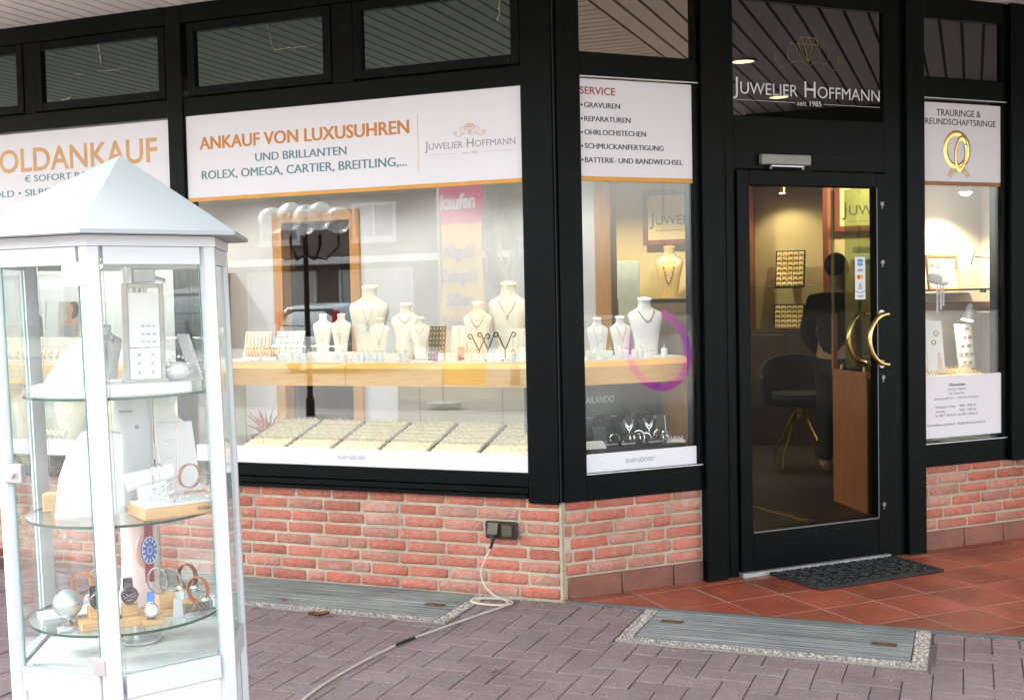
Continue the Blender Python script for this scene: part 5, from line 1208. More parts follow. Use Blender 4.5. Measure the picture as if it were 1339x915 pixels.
# swivel chair
t = thing('shop_chair', 'black upholstered tub chair on splayed brass legs inside the shop', 'chair', (.50, 4.50, .03), R(20))
b = MB()
for k in range(4):
    a = R(45+90*k); c, s_ = cos(a), sin(a)
    lb = MB(); lb.tube([(0.02*c, .02*s_, .44), (.05*c, .05*s_, .43), (.235*c, .235*s_, .10), (.245*c, .245*s_, .0)], [.011, .011, .010, .009], 8); lb.build('leg', M_brass, t)
b.lathe([(.02, .40), (.02, .48), (.05, .49)], seg=14); b.build('hub', M_brass, t)
b = MB(); b.lathe([(.20, .49), (.25, .50), (.26, .56), (.24, .60), (.001, .615)], seg=28); b.build('seat', M_blackf, t)
b = MB(); secs = []
for i in range(17):
    a = R(-20) + R(220)*i/16; c, s_ = cos(a), sin(a); top = .74 + .17*max(0, sin(a))
    secs.append([(.25*c, .25*s_, .50), (.31*c, .31*s_, .52), (.335*c, .335*s_, top-.02), (.32*c, .32*s_, top), (.295*c, .295*s_, top-.01), (.255*c, .255*s_, .6)])
b.loft(secs); b.build('backrest', M_blackf, t)
b = MB(); b.box(-.36, .36, -.022, .022, 0, .004, .001); o = b.build('floor_strip', M_brass, None, loc=(.64, 2.38, .0305), rotz=R(-46)); tag(o, 'thin brass strip across the dark floor just inside the door', 'floor strip')
b = MB(); b.box(-.30, .30, -.06, .06, 0, .004, .001)
b.bm.free()

# man standing inside with his back to the door: one skinned body, hair and clothes as parts
def skin(name, pts, edges, radii, mt, parent, sub=2):
    me = bpy.data.meshes.new(name); me.from_pydata([V(p) for p in pts], edges, []); o = bpy.data.objects.new(name, me); col.objects.link(o)
    md = o.modifiers.new('skin', 'SKIN'); md.use_smooth_shade = True
    for i, r in enumerate(radii):
        sv = me.skin_vertices[0].data[i]; sv.radius = r if isinstance(r, tuple) else (r, r)
        sv.use_root = (i == 0)
    s2 = o.modifiers.new('sub', 'SUBSURF'); s2.levels = sub; s2.render_levels = sub
    bpy.context.view_layer.update()
    m2 = bpy.data.meshes.new_from_object(o.evaluated_get(bpy.context.evaluated_depsgraph_get())); bpy.data.objects.remove(o)
    m2.name = name; m2.materials.clear(); m2.materials.append(mt)
    m2.polygons.foreach_set('use_smooth', [True]*len(m2.polygons))
    return link(name, m2, parent)
pp = thing('person', 'man in dark clothes standing inside the shop with his back to the door', 'person', (.86, 4.00, .03), R(155)); pp.scale = (.97, .97, .955)
# local: facing -y
M_skin = pm('skin', (.46, .27, .19), (.42, .24, .17), 20, .5); M_sweater = pm('black_sweater', (.010, .010, .012), None, 40, .9); M_trouser = pm('dark_trousers', (.012, .012, .016), None, 40, .9); M_hair = pm('dark_hair', (.015, .010, .008), None, 60, .6)
pts = [(0, 0, .96), (0, .01, 1.12), (0, .02, 1.28), (0, .02, 1.40), (0, .01, 1.49), (0, -.005, 1.56), (0, -.015, 1.66), (0, -.015, 1.73),
       (-.18, .02, 1.40), (-.25, .05, 1.14), (-.20, -.10, .96), (.18, .02, 1.40), (.25, .05, 1.14), (.20, -.10, .96),
       (-.10, .0, .90), (-.11, -.02, .50), (-.11, .02, .09), (-.12, -.12, .035), (.10, 0, .90), (.11, -.02, .50), (.11, .02, .09), (.12, -.12, .035)]
ed = [(0,1),(1,2),(2,3),(3,4),(4,5),(5,6),(6,7),(3,8),(8,9),(9,10),(3,11),(11,12),(12,13),(0,14),(14,15),(15,16),(16,17),(0,18),(18,19),(19,20),(20,21)]
rad = [(.155,.115), (.15,.11), (.165,.12), (.15,.105), (.068,.070), (.066,.072), (.082,.098), (.06,.07), (.075,.075), (.052,.052), (.038,.038), (.075,.075), (.052,.052), (.038,.038), (.09,.095), (.062,.066), (.048,.05), (.045,.035), (.09,.095), (.062,.066), (.048,.05), (.045,.035)]
body = skin('body', pts, ed, rad, M_skin, pp)
sp_ = [(0, .0, .93), (0, .01, 1.12), (0, .02, 1.28), (0, .02, 1.40), (0, .01, 1.47), (-.185, .02, 1.40), (-.257, .05, 1.14), (-.21, -.085, .985), (.185, .02, 1.40), (.257, .05, 1.14), (.21, -.085, .985)]
skin('sweater', sp_, [(0,1),(1,2),(2,3),(3,4),(3,5),(5,6),(6,7),(3,8),(8,9),(9,10)], [(.17,.13), (.165,.125), (.18,.135), (.165,.12), (.075,.075), (.088,.088), (.064,.064), (.05,.05), (.088,.088), (.064,.064), (.05,.05)], M_sweater, pp)
tp = [(0, 0, .97), (-.10, 0, .88), (-.11, -.02, .50), (-.11, .02, .10), (.10, 0, .88), (.11, -.02, .50), (.11, .02, .10)]
skin('trousers', tp, [(0,1),(1,2),(2,3),(0,4),(4,5),(5,6)], [(.165,.125), (.105,.11), (.078,.082), (.066,.07), (.105,.11), (.078,.082), (.066,.07)], M_trouser, pp)
b = MB(); b.sphere((0, .018, 1.698), .099, 24, 16, sc=(.88, 1.04, 1.0)); h = b.build('hair', M_hair, pp)
b = MB()
for sg in (-1, 1): b.sphere((sg*.088, .0, 1.655), .030, 12, 8, sc=(.35, .65, 1))
b.build('ears', M_skin, pp)
b = MB(); b.sphere((0, -.112, 1.645), .018, 10, 8, sc=(.7, 1, 1.3)); b.build('nose', M_skin, pp)
for sg in (-1, 1):
    b = MB(); b.sphere((sg*.034, -.094, 1.675), .013, 10, 8); b.build('eye', pm('eye_white', (.6, .6, .58)), pp)
    b = MB()
    hx, hy, hz = sg*.195, -.115, .93
    b.sphere((hx, hy, hz), .045, 14, 10, sc=(.55, .85, 1.1))
    for k in range(4): b.tube([(hx, hy-.03+.02*k, hz-.03), (hx-sg*.006, hy-.034+.02*k, hz-.075), (hx-sg*.02, hy-.034+.02*k, hz-.105-.006*(k in (1, 2)))], [.010, .009, .007], 7)
    b.tube([(hx-sg*.01, hy-.035, hz+.01), (hx-sg*.02, hy-.060, hz-.025), (hx-sg*.02, hy-.066, hz-.055)], [.011, .010, .008], 7)
    b.build('hand', M_skin, pp)
b = MB(); b.box(-.028, .028, -.103, -.098, 1.607, 1.615, .002); b.build('mouth', pm('lip', (.36, .16, .13)), pp)

# unseen downlights added to the ceiling that light the shop and the window displays
def downlight(x, y, watts, label, ang=95, tgt=None, colr=(1, .84, .6), grp='added unseen downlights in the shop ceiling'):
    t = thing('added_downlight', label, 'downlight', (x, y, 2.62), 0, grp)
    b = MB(); b.torus((0, 0, -.003), .05, .008, 'Z', 22, 6); b.build('rim', M_steel, t)
    b = MB(); b.lathe([(.045, -.001), (.001, -.004)], seg=18); b.build('lens', M_lampc, t)
    spot(t, (0, 0, -.02), tgt or (0, 0, -2), watts, ang, colr)
for k in range(7): downlight(-3.9+.6*k, .13, 5.5, 'added unseen downlight over the long window shelves', 85, (0, .17, -1.5), (1, .92, .78))
for k in range(2):
    p = Bp(.30+.28*k, .14); downlight(p.x, p.y, 4.5, 'added unseen downlight over the slanted window shelf', 75, (-.06, .06, -1.5), (1, .92, .78))
for k in range(7): downlight(-6.6+.9*k, 2.6, 6.5 if k > 2 else 9, 'added unseen downlight before the white back wall', 120, (0, .4, -2), (1, .98, .95))
for k in range(3): downlight(-1.4+1.0*k, 5.2, (15, 9, 4)[k], 'added unseen downlight before the yellow rear wall', 120, (0, .5, -2))

# ------------------------------------------------------------------ niche behind the right-hand window (slanted-front coordinates)
def bth(name, label, cat, s, t, z, rz=0, group=None): return thing(name, label, cat, Bp(s, t, z), BZ+rz, group)
t = bth('window_niche', 'cream lined display niche behind the right-hand window', 'niche', 2.78, 0, .60)
b = MB(); b.box(-.38, .34, .46, .48, 0, 1.9); b.box(.32, .34, .04, .459, 0, 1.9); b.box(-.38, .319, .05, .459, -.04, 0.0); b.box(-.38, .319, .05, .459, 1.55, 1.58); b.build('lining', pm('cream_lining', (.70, .63, .54), None, 3, .6), t, 0)
b = MB(); b.box(.285, .319, .02, .05, 0, 1.9); b.build('black_edge', M_gasket, t, 0)
t = bth('niche_shelf', 'dark edged glass shelf carrying the orange framed ring card', 'shelf', 2.70, .20, 1.44); b = MB(); b.box(-.28, .30, 0, .25, 0, .010); b.build('glass', M_gasket, t, 0); b = MB(); b.cyl((.26, .10, -.015), (.26, .10, -.001), .02, seg=14); b.build('bracket', M_steel, t)
t = bth('niche_ledge', 'narrow brown ledge across the niche below the glass shelf', 'ledge', 2.70, .36, 1.325); b = MB(); b.box(-.30, .39, 0, .10, 0, .045, .003); b.build('ledge', pm('brown_ledge', (.25, .14, .08)), t)
def rcard(s, tt, z, w, h, mt, rows, label, frame=None):
    t = bth('ring_card', label, 'display card', s, tt, z); T = Matrix.Rotation(R(-8), 4, 'X'); b = MB(); b.box(-w/2, w/2, 0, .010, 0, h, .001, M=T); b.build('card', mt, t)
    if frame: b = MB(); frame_rect(b, -w/2-.018, w/2+.018, -.006, h+.018, .018, -.006, .012); o = b.build('rim', frame, t, 0); o.rotation_euler = (R(-8), 0, 0)
    b = MB()
    for (x, zz) in rows:
        for d in (-.007, .007): b.torus((x+d, -.003, zz), .0065, .0022, 'Y', 10, 4, M=T)
    b.build('ring_pairs', M_gold, t, 30)
rcard(2.66, .30, 1.452, .20, .185, M_whitem, [(-.07+.04*i, .14-.012*i) for i in range(4)] + [(.035+.0*i, .06) for i in range(1)] + [(.07, .045), (-.01, .075), (-.02, .12), (.085, .12), (.08, .09)], 'white card of ring pairs in an orange frame on the glass shelf', pm('orange_frame', (.70, .20, .04)))
rcard(2.785, .25, .985, .125, .26, M_whitem, [(x, .03+.05*r_) for r_ in range(5) for x in ((-.02, .025) if r_ in (0, 2, 4) else (-.04, 0, .04))], 'white upright card of ring pairs standing beside the poster in the right-hand window')
t = bth('ring_poster', 'narrow pale poster with ring pictures at the left of the right-hand window', 'poster', 2.465, .16, .95, R(-8)); b = MB(); b.box(-.05, .062, 0, .008, 0, .32, .001, M=Matrix.Rotation(R(-8), 4, 'X')); b.build('sheet', M_whitem, t)
b = MB(); T = Matrix.Rotation(R(-8), 4, 'X')
b.torus((.02, -.001, .25), .014, .003, 'Y', 16, 5, M=T); b.torus((.0, -.001, .20), .012, .004, 'Y', 16, 5, M=T); b.build('printed_rings', pm('bronze_print', (.4, .22, .1)), t)
b = MB(); b.sphere((.03, 0, .135), .012, 12, 8, sc=(1, .2, 1), M=T); b.prism([(.012, .04), (.05, .04), (.04, .12), (.02, .12)], -.002, .0, M=T); b.build('printed_figure', pm('pale_skin_print', (.70, .48, .40)), t)
t = bth('ribbon_bow', 'large white ribbon bow hanging at the left of the glass shelf', 'bow', 2.47, .15, 1.455)
b = MB(); b.sphere((-.02, 0, .06), .05, 18, 10, sc=(1.1, .4, .75)); b.sphere((.04, 0, .03), .035, 16, 8, sc=(1.2, .4, .55)); b.build('loops', M_whitem, t)
for k, x in enumerate((-.01, .015, .035)):
    b = MB(); b.box(x-.006, x+.006, -.004, -.001, -.14+.02*k, .03); b.build('tail', M_whitem, t, 0)
for k, (z, lb) in enumerate(((1.615, 'lit white clip spotlight above the glass shelf, aimed at the orange framed card'), (1.292, 'lit white clip spotlight below the brown ledge in the right-hand window'))):
    t = bth('clip_spot', lb, 'spotlight', 2.76, .22, z, 0, 'clip spotlights in the right-hand window')
    b = MB(); b.tube([(.31, .05, .02), (.18, .03, .015), (.06, 0, .02)], .006, 7); b.box(.305, .325, .03, .07, -.03, .05, .003); b.build('arm', M_steel, t)
    D = Matrix.Translation((0, 0, 0)) @ Matrix.Rotation(R(-35 if k == 0 else -20), 4, 'Y') @ Matrix.Rotation(R(35 if k == 0 else 20), 4, 'X')
    b = MB(); b.lathe([(.014, .07), (.018, .05), (.022, .02), (.036, -.02), (.037, -.026)], seg=22, M=Matrix.Rotation(R(40 if k == 0 else 15), 4, 'Y')); b.build('head', M_white, t)
    b = MB(); b.lathe([(.033, -.0265), (.001, -.029)], seg=20, M=Matrix.Rotation(R(40 if k == 0 else 15), 4, 'Y')); b.build('lens', M_lampc, t)
    spot(t, (-.03, 0, -.045), (-.12, .12, -.2), 1.0, 120)
t = bth('niche_spot', 'lit round halogen lamp at the top of the right-hand window niche', 'spotlight', 2.745, .22, 2.02); b = MB(); b.lathe([(.038, .03), (.042, 0), (.036, -.012)], seg=20); b.build('housing', M_white, t); b = MB(); b.lathe([(.035, -.0125), (.02, -.028), (.001, -.032)], seg=20); b.build('lens', M_lampc, t); b = MB(); b.cyl((0, 0, .031), (0, 0, .13), .008, seg=8); b.build('stem', M_steel, t); spot(t, (0, 0, -.05), (0, .12, -1), 7, 125)
WR = MB()
for k, (s, w, lb) in enumerate(((2.47, .10, 'tray of gold wedding rings at the left foot of the right-hand window'), (2.66, .13, 'tray of gold wedding rings before the upright ring card'))):
    t = bth('wedding_ring_tray', lb, 'ring tray', s, .10, .93, 0, 'gold wedding ring trays'); b = MB(); b.box(-w, w, 0, .16, 0, .02, .003, M=Matrix.Rotation(R(14), 4, 'X')); b.build('tray', M_cream, t)
    b = MB(); b.box(-w, w, .0, .16, -.33, -.001); b.build('stand', MATS['cream_lining'], t, 0)
    T = Matrix.Rotation(R(14), 4, 'X'); 
    for i in range(int(w*2/.022)):
        for j in range(4):
            WR.torus((0, 0, .0095), .0100, .0018, 'Y', 14, 5, M=Matrix.Translation(Bp(s, .10, .93)) @ Matrix.Rotation(BZ, 4, 'Z') @ Matrix.Translation(T @ V((-w+.012+i*.022, .02+.036*j, .022))) @ Matrix.Rotation(R(rnd.uniform(-15, 15)), 4, 'Z'))
tag(WR.build('wedding_rings', M_gold), 'rows of plain gold wedding rings packed in the trays of the right-hand window', 'rings', kind='stuff')
t = bth('chain_card', 'slim ivory card with one gold chain at the right edge of the right-hand window', 'display card', 3.0, .20, .97); b = MB(); b.box(-.022, .022, 0, .006, 0, .20, .001, M=Matrix.Rotation(R(-12), 4, 'X')); b.build('card', M_ivory, t); b = MB(); b.tube([(-.008, .0, .16), (-.004, -.003, .08), (0, -.002, .05)], .0022, 5); b.build('chain', M_gold, t)

# ------------------------------------------------------------------ window behind the showcase
GL = 'busts in the window behind the showcase'
def lbust(x, y, z, h, w, label, mt=None): bust(h, w, mt or pm('yellow_cream_leatherette', (.80, .72, .46), (.76, .67, .40), 12, .5), (x, y, z), R(14), label, GL, .45, .24, .0016, 'drop')
STL = 1.121
t = thing('portrait_card', 'advertising card with a dark-haired woman and pale grey panel behind the showcase glass', 'display card', (-3.21, .42, STL+.15))
b = MB(); b.box(-.19, .17, 0, .008, 0, .22, .001, M=Matrix.Rotation(R(-6), 4, 'X')); b.build('card', pm('pale_sage_card', (.66, .70, .66)), t)
T = Matrix.Rotation(R(-6), 4, 'X')
b = MB(); b.box(-.186, -.02, -.002, -.0005, .005, .215, M=T); b.build('photo_ground', pm('photo_ground', (.46, .42, .38)), t, 0)
b = MB(); b.prism([(-.17, .006), (-.035, .006), (-.04, .085), (-.075, .10), (-.085, .135), (-.11, .135), (-.118, .10), (-.16, .085)], -.004, -.0025, M=T); b.lathe([(.036, 0), (.036, .002)], seg=24, M=T @ Matrix.Translation((-.098, -.0035, .165)) @ Matrix.Scale(.8, 4) @ Matrix.Rotation(R(90), 4, 'X') @ Matrix.Diagonal((.85, 1.2, 1, 1))); b.build('printed_woman', pm('warm_skin_print', (.50, .30, .22)), t, 0)
b = MB(); b.lathe([(.045, 0), (.045, .001)], seg=24, M=T @ Matrix.Translation((-.070, -.0018, .165)) @ Matrix.Scale(.85, 4) @ Matrix.Rotation(R(90), 4, 'X') @ Matrix.Diagonal((1, 1.4, 1, 1))); b.build('printed_hair', pm('dark_brown_print', (.07, .045, .04)), t, 0)
b = MB(); b.prism([(-.165, .006), (-.04, .006), (-.045, .07), (-.158, .07)], -.0065, -.005, M=T); b.build('printed_dress', pm('grey_blue_print', (.28, .30, .34)), t, 0)
text(t, 'JAQUEN', M_greyp, .075, .175, -.002, .012, .10, 'C', M=T)
t = thing('man_poster', 'pale advertising card with a dark-clothed man at the left behind the showcase glass', 'display card', (-3.60, .42, STL+.15))
b = MB(); b.box(-.11, .10, 0, .008, 0, .22, .001, M=T); b.build('card', MATS['pale_sage_card'], t)
rz2 = MB(); rz2.box(-.42, .36, 0, .10, 0, .148, .003); tag(rz2.build('display_riser', M_ivory, None, loc=(-3.40, .40, STL)), 'long ivory riser carrying the advertising cards behind the showcase', 'riser')
b = MB(); b.prism([(-.08, .006), (.09, .006), (.075, .12), (.03, .16), (-.02, .15), (-.07, .10)], -.003, -.001, M=T); b.build('printed_coat', pm('dark_grey_print', (.10, .11, .12)), t, 0)
b = MB(); b.lathe([(.028, 0), (.028, .002)], seg=20, M=T @ Matrix.Translation((.025, -.002, .19)) @ Matrix.Rotation(R(90), 4, 'X') @ Matrix.Diagonal((.8, 1.15, 1, 1))); b.build('printed_head', MATS['warm_skin_print'], t, 0)
for k in range(3):
    t = thing('watch_row', ('row of gold watches left', 'row of gold watches below the portrait card', 'row of gold watches right')[k] + ' on the shelf behind the showcase', 'watch row', (-3.52+.26*k, .28, STL), R(6), 'rows of watches behind the showcase')
    b = MB(); b.cyl((-.11, 0, .045), (.11, 0, .045), .024, seg=14); b.box(-.1, .1, -.014, .014, 0, .03); b.build('roll', M_cream, t)
    for q in range(5):
        w = MB(); w.torus((-.09+.045*q, 0, .045), .0275, .005, 'X', 16, 6); w.lathe([(.017, 0), (.017, .005), (.001, .006)], (-.09+.045*q, 0, 0), 16, M=Matrix.Translation((0, -.020, .055)) @ Matrix.Rotation(R(60), 4, 'X')); w.build('watch', M_gold if (q+k) % 3 else M_steel, t)
lbust(-3.55, .30, .64, .34, .20, 'yellow-cream bust at the far left below the shelf, seen through the showcase')
lbust(-3.25, .34, .64, .34, .22, 'yellow-cream bust second from left below the shelf, behind the showcase')
lbust(-2.90, .34, .64, .34, .22, 'yellow-cream bust with bracelets before it, behind the showcase')
lbust(-2.36, .32, .64, .34, .20, 'yellow-cream bust beside the slim post, low behind the showcase')
for k, x in enumerate((-3.20, -2.62, -2.28)):
    t = thing('bangle_roll', ('gold bangle roll in front of the second low yellow-cream bust', 'gold bangle roll between the low yellow-cream busts', 'gold bangle roll beside the slim post, low behind the showcase')[k], 'bangle roll', (x, .16, .66), R(8), 'gold bangle rolls behind the showcase')
    b = MB(); b.cyl((-.07, 0, .05), (.07, 0, .05), .022, seg=14); b.box(-.06, .06, -.012, .012, -.06, .03); b.build('roll', M_cream, t)
    for q in range(4):
        w = MB(); w.torus((-.045+.03*q, 0, .05), .0255, .0045, 'X', 16, 6); w.build('bangle', M_gold, t)
t = thing('backdrop_panel', 'pale sage backdrop low in the window behind the showcase', 'backdrop', (-3.2, .63, .60)); b = MB(); b.box(-1.0, 1.0, 0, .012, 0, .40); b.build('panel', pm('sage_panel', (.50, .52, .36), (.47, .50, .34), 3, .6), t, 0)
t = thing('display_cupboard', 'honey wood cupboard at the back, seen through the showcase', 'cupboard', (-4.30, 3.10, .03)); 
b = MB(); b.box(-.20, .10, 0, .25, 0, 1.75, .004); b.build('body', M_woodv, t); b = MB(); b.box(-.16, -.02, -.015, -.001, 1.0, 1.7, .003); b.build('door', M_woodv, t)
# ------------------------------------------------------------------ small things on the ground
def cover(x0, x1, y0, y1, right, left, label, n=9):
    t = thing('cellar_cover', label, 'cellar cover', ((x0+x1)/2, y1, 0)); xc = (x0+x1)/2; X = lambda x: x-xc; bw = .06
    ix0, ix1 = X(x0)+(bw if left else 0), X(x1)-(bw if right else 0); iy0, iy1 = y0-y1+bw, -.004
    b = MB(); d = (iy1-iy0)/n
    b.box(ix0, ix1, iy0, iy1, -.06, -.03)
    for k in range(n): b.box(ix0+.004, ix1-.004, iy0+k*d+.0012, iy0+(k+1)*d-.0012, -.03, .004+rnd.uniform(-.0014, .001), .002)
    b.build('boards', M_weather, t, 0)
    b = MB(); f = []
    if left: f.append((X(x0), ix0, iy0, 0))
    if right: f.append((ix1, X(x1), iy0, 0))
    f.append((X(x0), X(x1), y0-y1, iy0))
    for q in f: b.box(q[0], q[1], q[2], q[3], -.05, .002)
    fr = b.build('concrete_frame', M_cement, t, 0)
    b = MB()
    for q in f:
        area = (q[1]-q[0])*(q[3]-q[2])
        for k in range(int(area/.000105)):
            r = rnd.uniform(.0035, .0068); v = rnd.uniform(.55, 1.35); w = rnd.uniform(-.08, .12)
            c = (rnd.uniform(q[0]+.004, q[1]-.004), rnd.uniform(q[2]+.004, q[3]-.004), .0035)
            n0 = len(b.bm.verts)
            vs_, fs = b.lathe([(r*.75, -r*.4), (r, 0), (r*.6, r*.5)], c, 6, sx=rnd.uniform(.8, 1.3), sy=rnd.uniform(.8, 1.2))
            for fc in fs:
                for lp in fc.loops: lp[b.tl] = (v, v*(1-w*.4), v*(1-w), 1)
    p = b.build('pebbles', M_pebble, t, 60); p['kind'] = 'stuff'
    for k, (hx, on) in enumerate(((ix0+.10, left), (ix1-.12, True))):
        if not on: continue
        hy = (iy0+iy1)/2 + (.05 if k == 0 else -.02)
        b = MB(); b.box(hx-.045, hx+.055, hy-.022, hy+.022, .0045, .0075, .001); b.torus((hx, hy, .008), .018, .004, 'Z', 14, 6, sq=.6); b.build('lifting_plate', pm('rusty_plate', (.13, .075, .05), (.08, .05, .04), 60, .8), t)
    return t
cover(.413, 1.655, -.535, -.03, True, True, 'grey boarded cellar cover with pebble rim in front of the tiled entrance', 14)
cover(-2.4, -.385, -.515, -.012, True, False, 'long grey boarded cellar cover along the brick wall, partly behind the showcase', 14)

# doormat with an openwork scroll pattern
t = thing('door_mat', 'black rubber scroll-pattern mat on the tiles before the door', 'mat', Bp(1.555, -.215, .0095), BZ+R(1.5))
b = MB(); W, D = .40, .215
frame_rect2 = ((-W, W, -D, -D+.025), (-W, W, D-.025, D), (-W, -W+.025, -D+.025, D-.025), (W-.025, W, -D+.025, D-.025))
for q in frame_rect2: b.box(q[0], q[1], q[2], q[3], 0, .013, .003)
b.box(-W+.02, W-.02, -D+.02, D-.02, 0, .003); b.build('border', M_rubber, t)
b = MB()
for i in range(9):
    for j in range(5):
        cx_, cy_ = -W+.065+i*(2*W-.13)/8, -D+.058+j*(2*D-.116)/4; a0 = rnd.uniform(0, 2*pi); sg = 1 if (i+j) % 2 else -1
        pts = []
        for k in range(22):
            u = k/21; rr = .036*(1-.72*u); a = a0 + sg*u*R(470); pts.append((cx_+rr*cos(a)*1.15, cy_+rr*sin(a), .007))
        b.tube(pts, .0058, 6)
        for q in range(3):
            a = a0+q*2.1; b.sphere((cx_+.044*cos(a), cy_+.040*sin(a), .007), .010, 8, 5, sc=(1.4 if q else .8, .7, .6))
b.build('scrolls', M_rubber, t)

# wall socket with a plugged-in white cable
t = thing('wall_socket', 'dark double socket with hinged lids on the brick wall under the corner', 'socket', (-.306, -.006, .330))
b = MB(); b.box(-.083, .083, -.020, .004, -.042, .042, .006); b.build('plate', M_brownp, t)
b = MB(); b.box(.008, .062, -.034, -.0205, -.026, .030, .003); b.build('lid', M_olivep, t)
b = MB(); b.box(-.062, -.008, -.036, -.030, -.030, .030, .003, M=Matrix.Translation((0, -.006, .03)) @ Matrix.Rotation(R(-22), 4, 'X') @ Matrix.Translation((0, .01, -.03))); b.build('lid', M_olivep, t)
def cat_spline(P, n=10):
    P = [V(p) for p in P]; out = []
    for i in range(len(P)-1):
        p0, p1, p2, p3 = P[max(0, i-1)], P[i], P[i+1], P[min(len(P)-1, i+2)]
        for k in range(n):
            t_ = k/n; out.append(.5*((2*p1)+(-p0+p2)*t_+(2*p0-5*p1+4*p2-p3)*t_**2+(-p0+3*p1-3*p2+p3)*t_**3))
    out.append(P[-1]); return out
t = thing('power_cable', 'white power cable looped on the paving and leading to the showcase', 'cable', (-.34, -.05, 0))
O = V((-.34, -.05, 0)); loop = []
for i in range(15):
    a = R(20)+R(-690)*i/14; loop.append((-.315+.105*cos(a), -.135+.055*sin(a), .007+.004*(i/14)))
pts = [(-.345, -.05, .265), (-.375, -.045, .20), (-.405, -.05, .13), (-.38, -.06, .06), (-.31, -.085, .02), (-.26, -.10, .012)] + loop[1:] + [(-.235, -.15, .010), (-.235, -.20, .007), (-.29, -.36, .0065), (-.36, -.60, .0065), (-.425, -.83, .0065), (-.46, -1.10, .0065), (-.47, -1.40, .0065), (-.45, -1.62, .0065), (-.40, -1.95, .0065), (-.37, -2.25, .0065), (-.36, -2.40, .0065)]
b = MB(); b.tube([p-O for p in cat_spline(pts, 8)], .0048, 8); b.build('flex', M_cable, t)
b = MB(); b.tube([V(p)-O for p in ((-.337, -.045, .315), (-.338, -.048, .29), (-.345, -.05, .265), (-.352, -.05, .245))], [.011, .011, .008, .007], 10); b.build('plug', M_tape, t)
b = MB(); b.tube([V(p)-O for p in ((-.408, -.775, .0068), (-.425, -.83, .0068), (-.437, -.90, .0068))], .0066, 9); b.build('tape_wrap', M_tape, t)
t = thing('dry_leaf', 'small curled brown leaf lying on the paving before the long cellar cover', 'leaf', (-.985, -.60, .003), R(20))
b = MB(); n = 9; top = []
for i in range(n+1):
    u = i/n; w = .028*sin(pi*min(1, u*1.02))**.7*(1+.35*sin(9*u)); top.append(((-.05+.10*u), w, .004+.018*abs(u-.45)))
v = [(x, -w, z+.010) for x, w, z in top] + [(x, 0, z) for x, w, z in top] + [(x, w, z+.012) for x, w, z in top]; f = []
for r_ in range(2):
    for i in range(n): f.append((r_*(n+1)+i, r_*(n+1)+i+1, (r_+1)*(n+1)+i+1, (r_+1)*(n+1)+i))
b._new(v, f); b._new([(x, y, z+.0015) for x, y, z in v], [tuple(reversed(q)) for q in f]); b.build('blade', pm('dry_leaf_brown', (.20, .085, .035), (.14, .06, .03), 60, .8), t, 60)
for k, (x, y) in enumerate(((-1.30, -.40), (.1, -1.1), (1.9, -1.0), (-.8, -1.45))):
    o = link('leaf_scrap', t.children[0].data, None, (x, y, .006), R(70*k)); o.scale = (.35, .35, .35); tag(o, ('leaf crumb on the long cellar cover', 'leaf crumb on the paving left of the boarded cover', 'leaf crumb on the paving right of the boarded cover', 'leaf crumb on the paving by the cable')[k], 'leaf', 'leaf crumbs')
t = thing('terracotta_bowl', 'terracotta bowl at the left edge of the picture by the brick wall', 'bowl', (-3.47, -.30, .0)); b = MB(); b.lathe([(.13, 0), (.19, .075), (.20, .085), (.19, .09), (.17, .07), (.02, .06)], seg=30); b.build('bowl', M_tile, t)

# ------------------------------------------------------------------ across the street: what the window glass mirrors
t = thing('opposite_building', 'long brown brick shop building across the street, mirrored in the windows', 'building', (-14, -27, 0))
b = MB(); b.box(-34, 46, -9, 0, 0, 4.7); b.build('wall', pm('brown_brick_far', (.15, .112, .092), (.12, .09, .075), 3, .9), t, 0)
b = MB(); b.box(-34.1, 46.1, -9.1, .12, 4.72, 4.95, .02); b.build('roof', pm('dark_roof_edge_far', (.07, .06, .055), None, 3, .8), t, 0)
b = MB(); b.box(-34, 46, .001, .9, 2.62, 2.82, .01); b.build('white_canopy', pm('white_fascia', (.55, .55, .54), None, 3, .5), t)
MW, MG = pm('white_window_frame', (.50, .50, .50)), glass('far_window_glass', .12, dark=(.10, .11, .12))
for k in range(22):
    x = -32+k*3.4
    b = MB(); frame_rect(b, x-.75, x+.75, 3.35, 4.5, .10, .0, .09); b.box(x-.04, x+.04, .0, .085, 3.45, 4.4); b.box(x-.8, x+.8, 0.0, .15, 3.26, 3.34); f = b.build('window', MW, t, 0)
    b = MB(); b.box(x-.65, x+.65, .002, .03, 3.45, 4.4); b.build('pane', MG, f, 0)
    if k % 3 == 1: continue
    b = MB(); frame_rect(b, x-1.3, x+1.3, .35, 2.45, .09, .0, .08); b.box(x-.03, x+.03, 0, .075, .44, 2.36); f = b.build('shop_window', MW, t, 0)
    b = MB(); b.box(x-1.21, x+1.21, .002, .03, .44, 2.36); b.build('pane', glass('far_shop_glass', .2, dark=(.34, .36, .37)), f, 0)

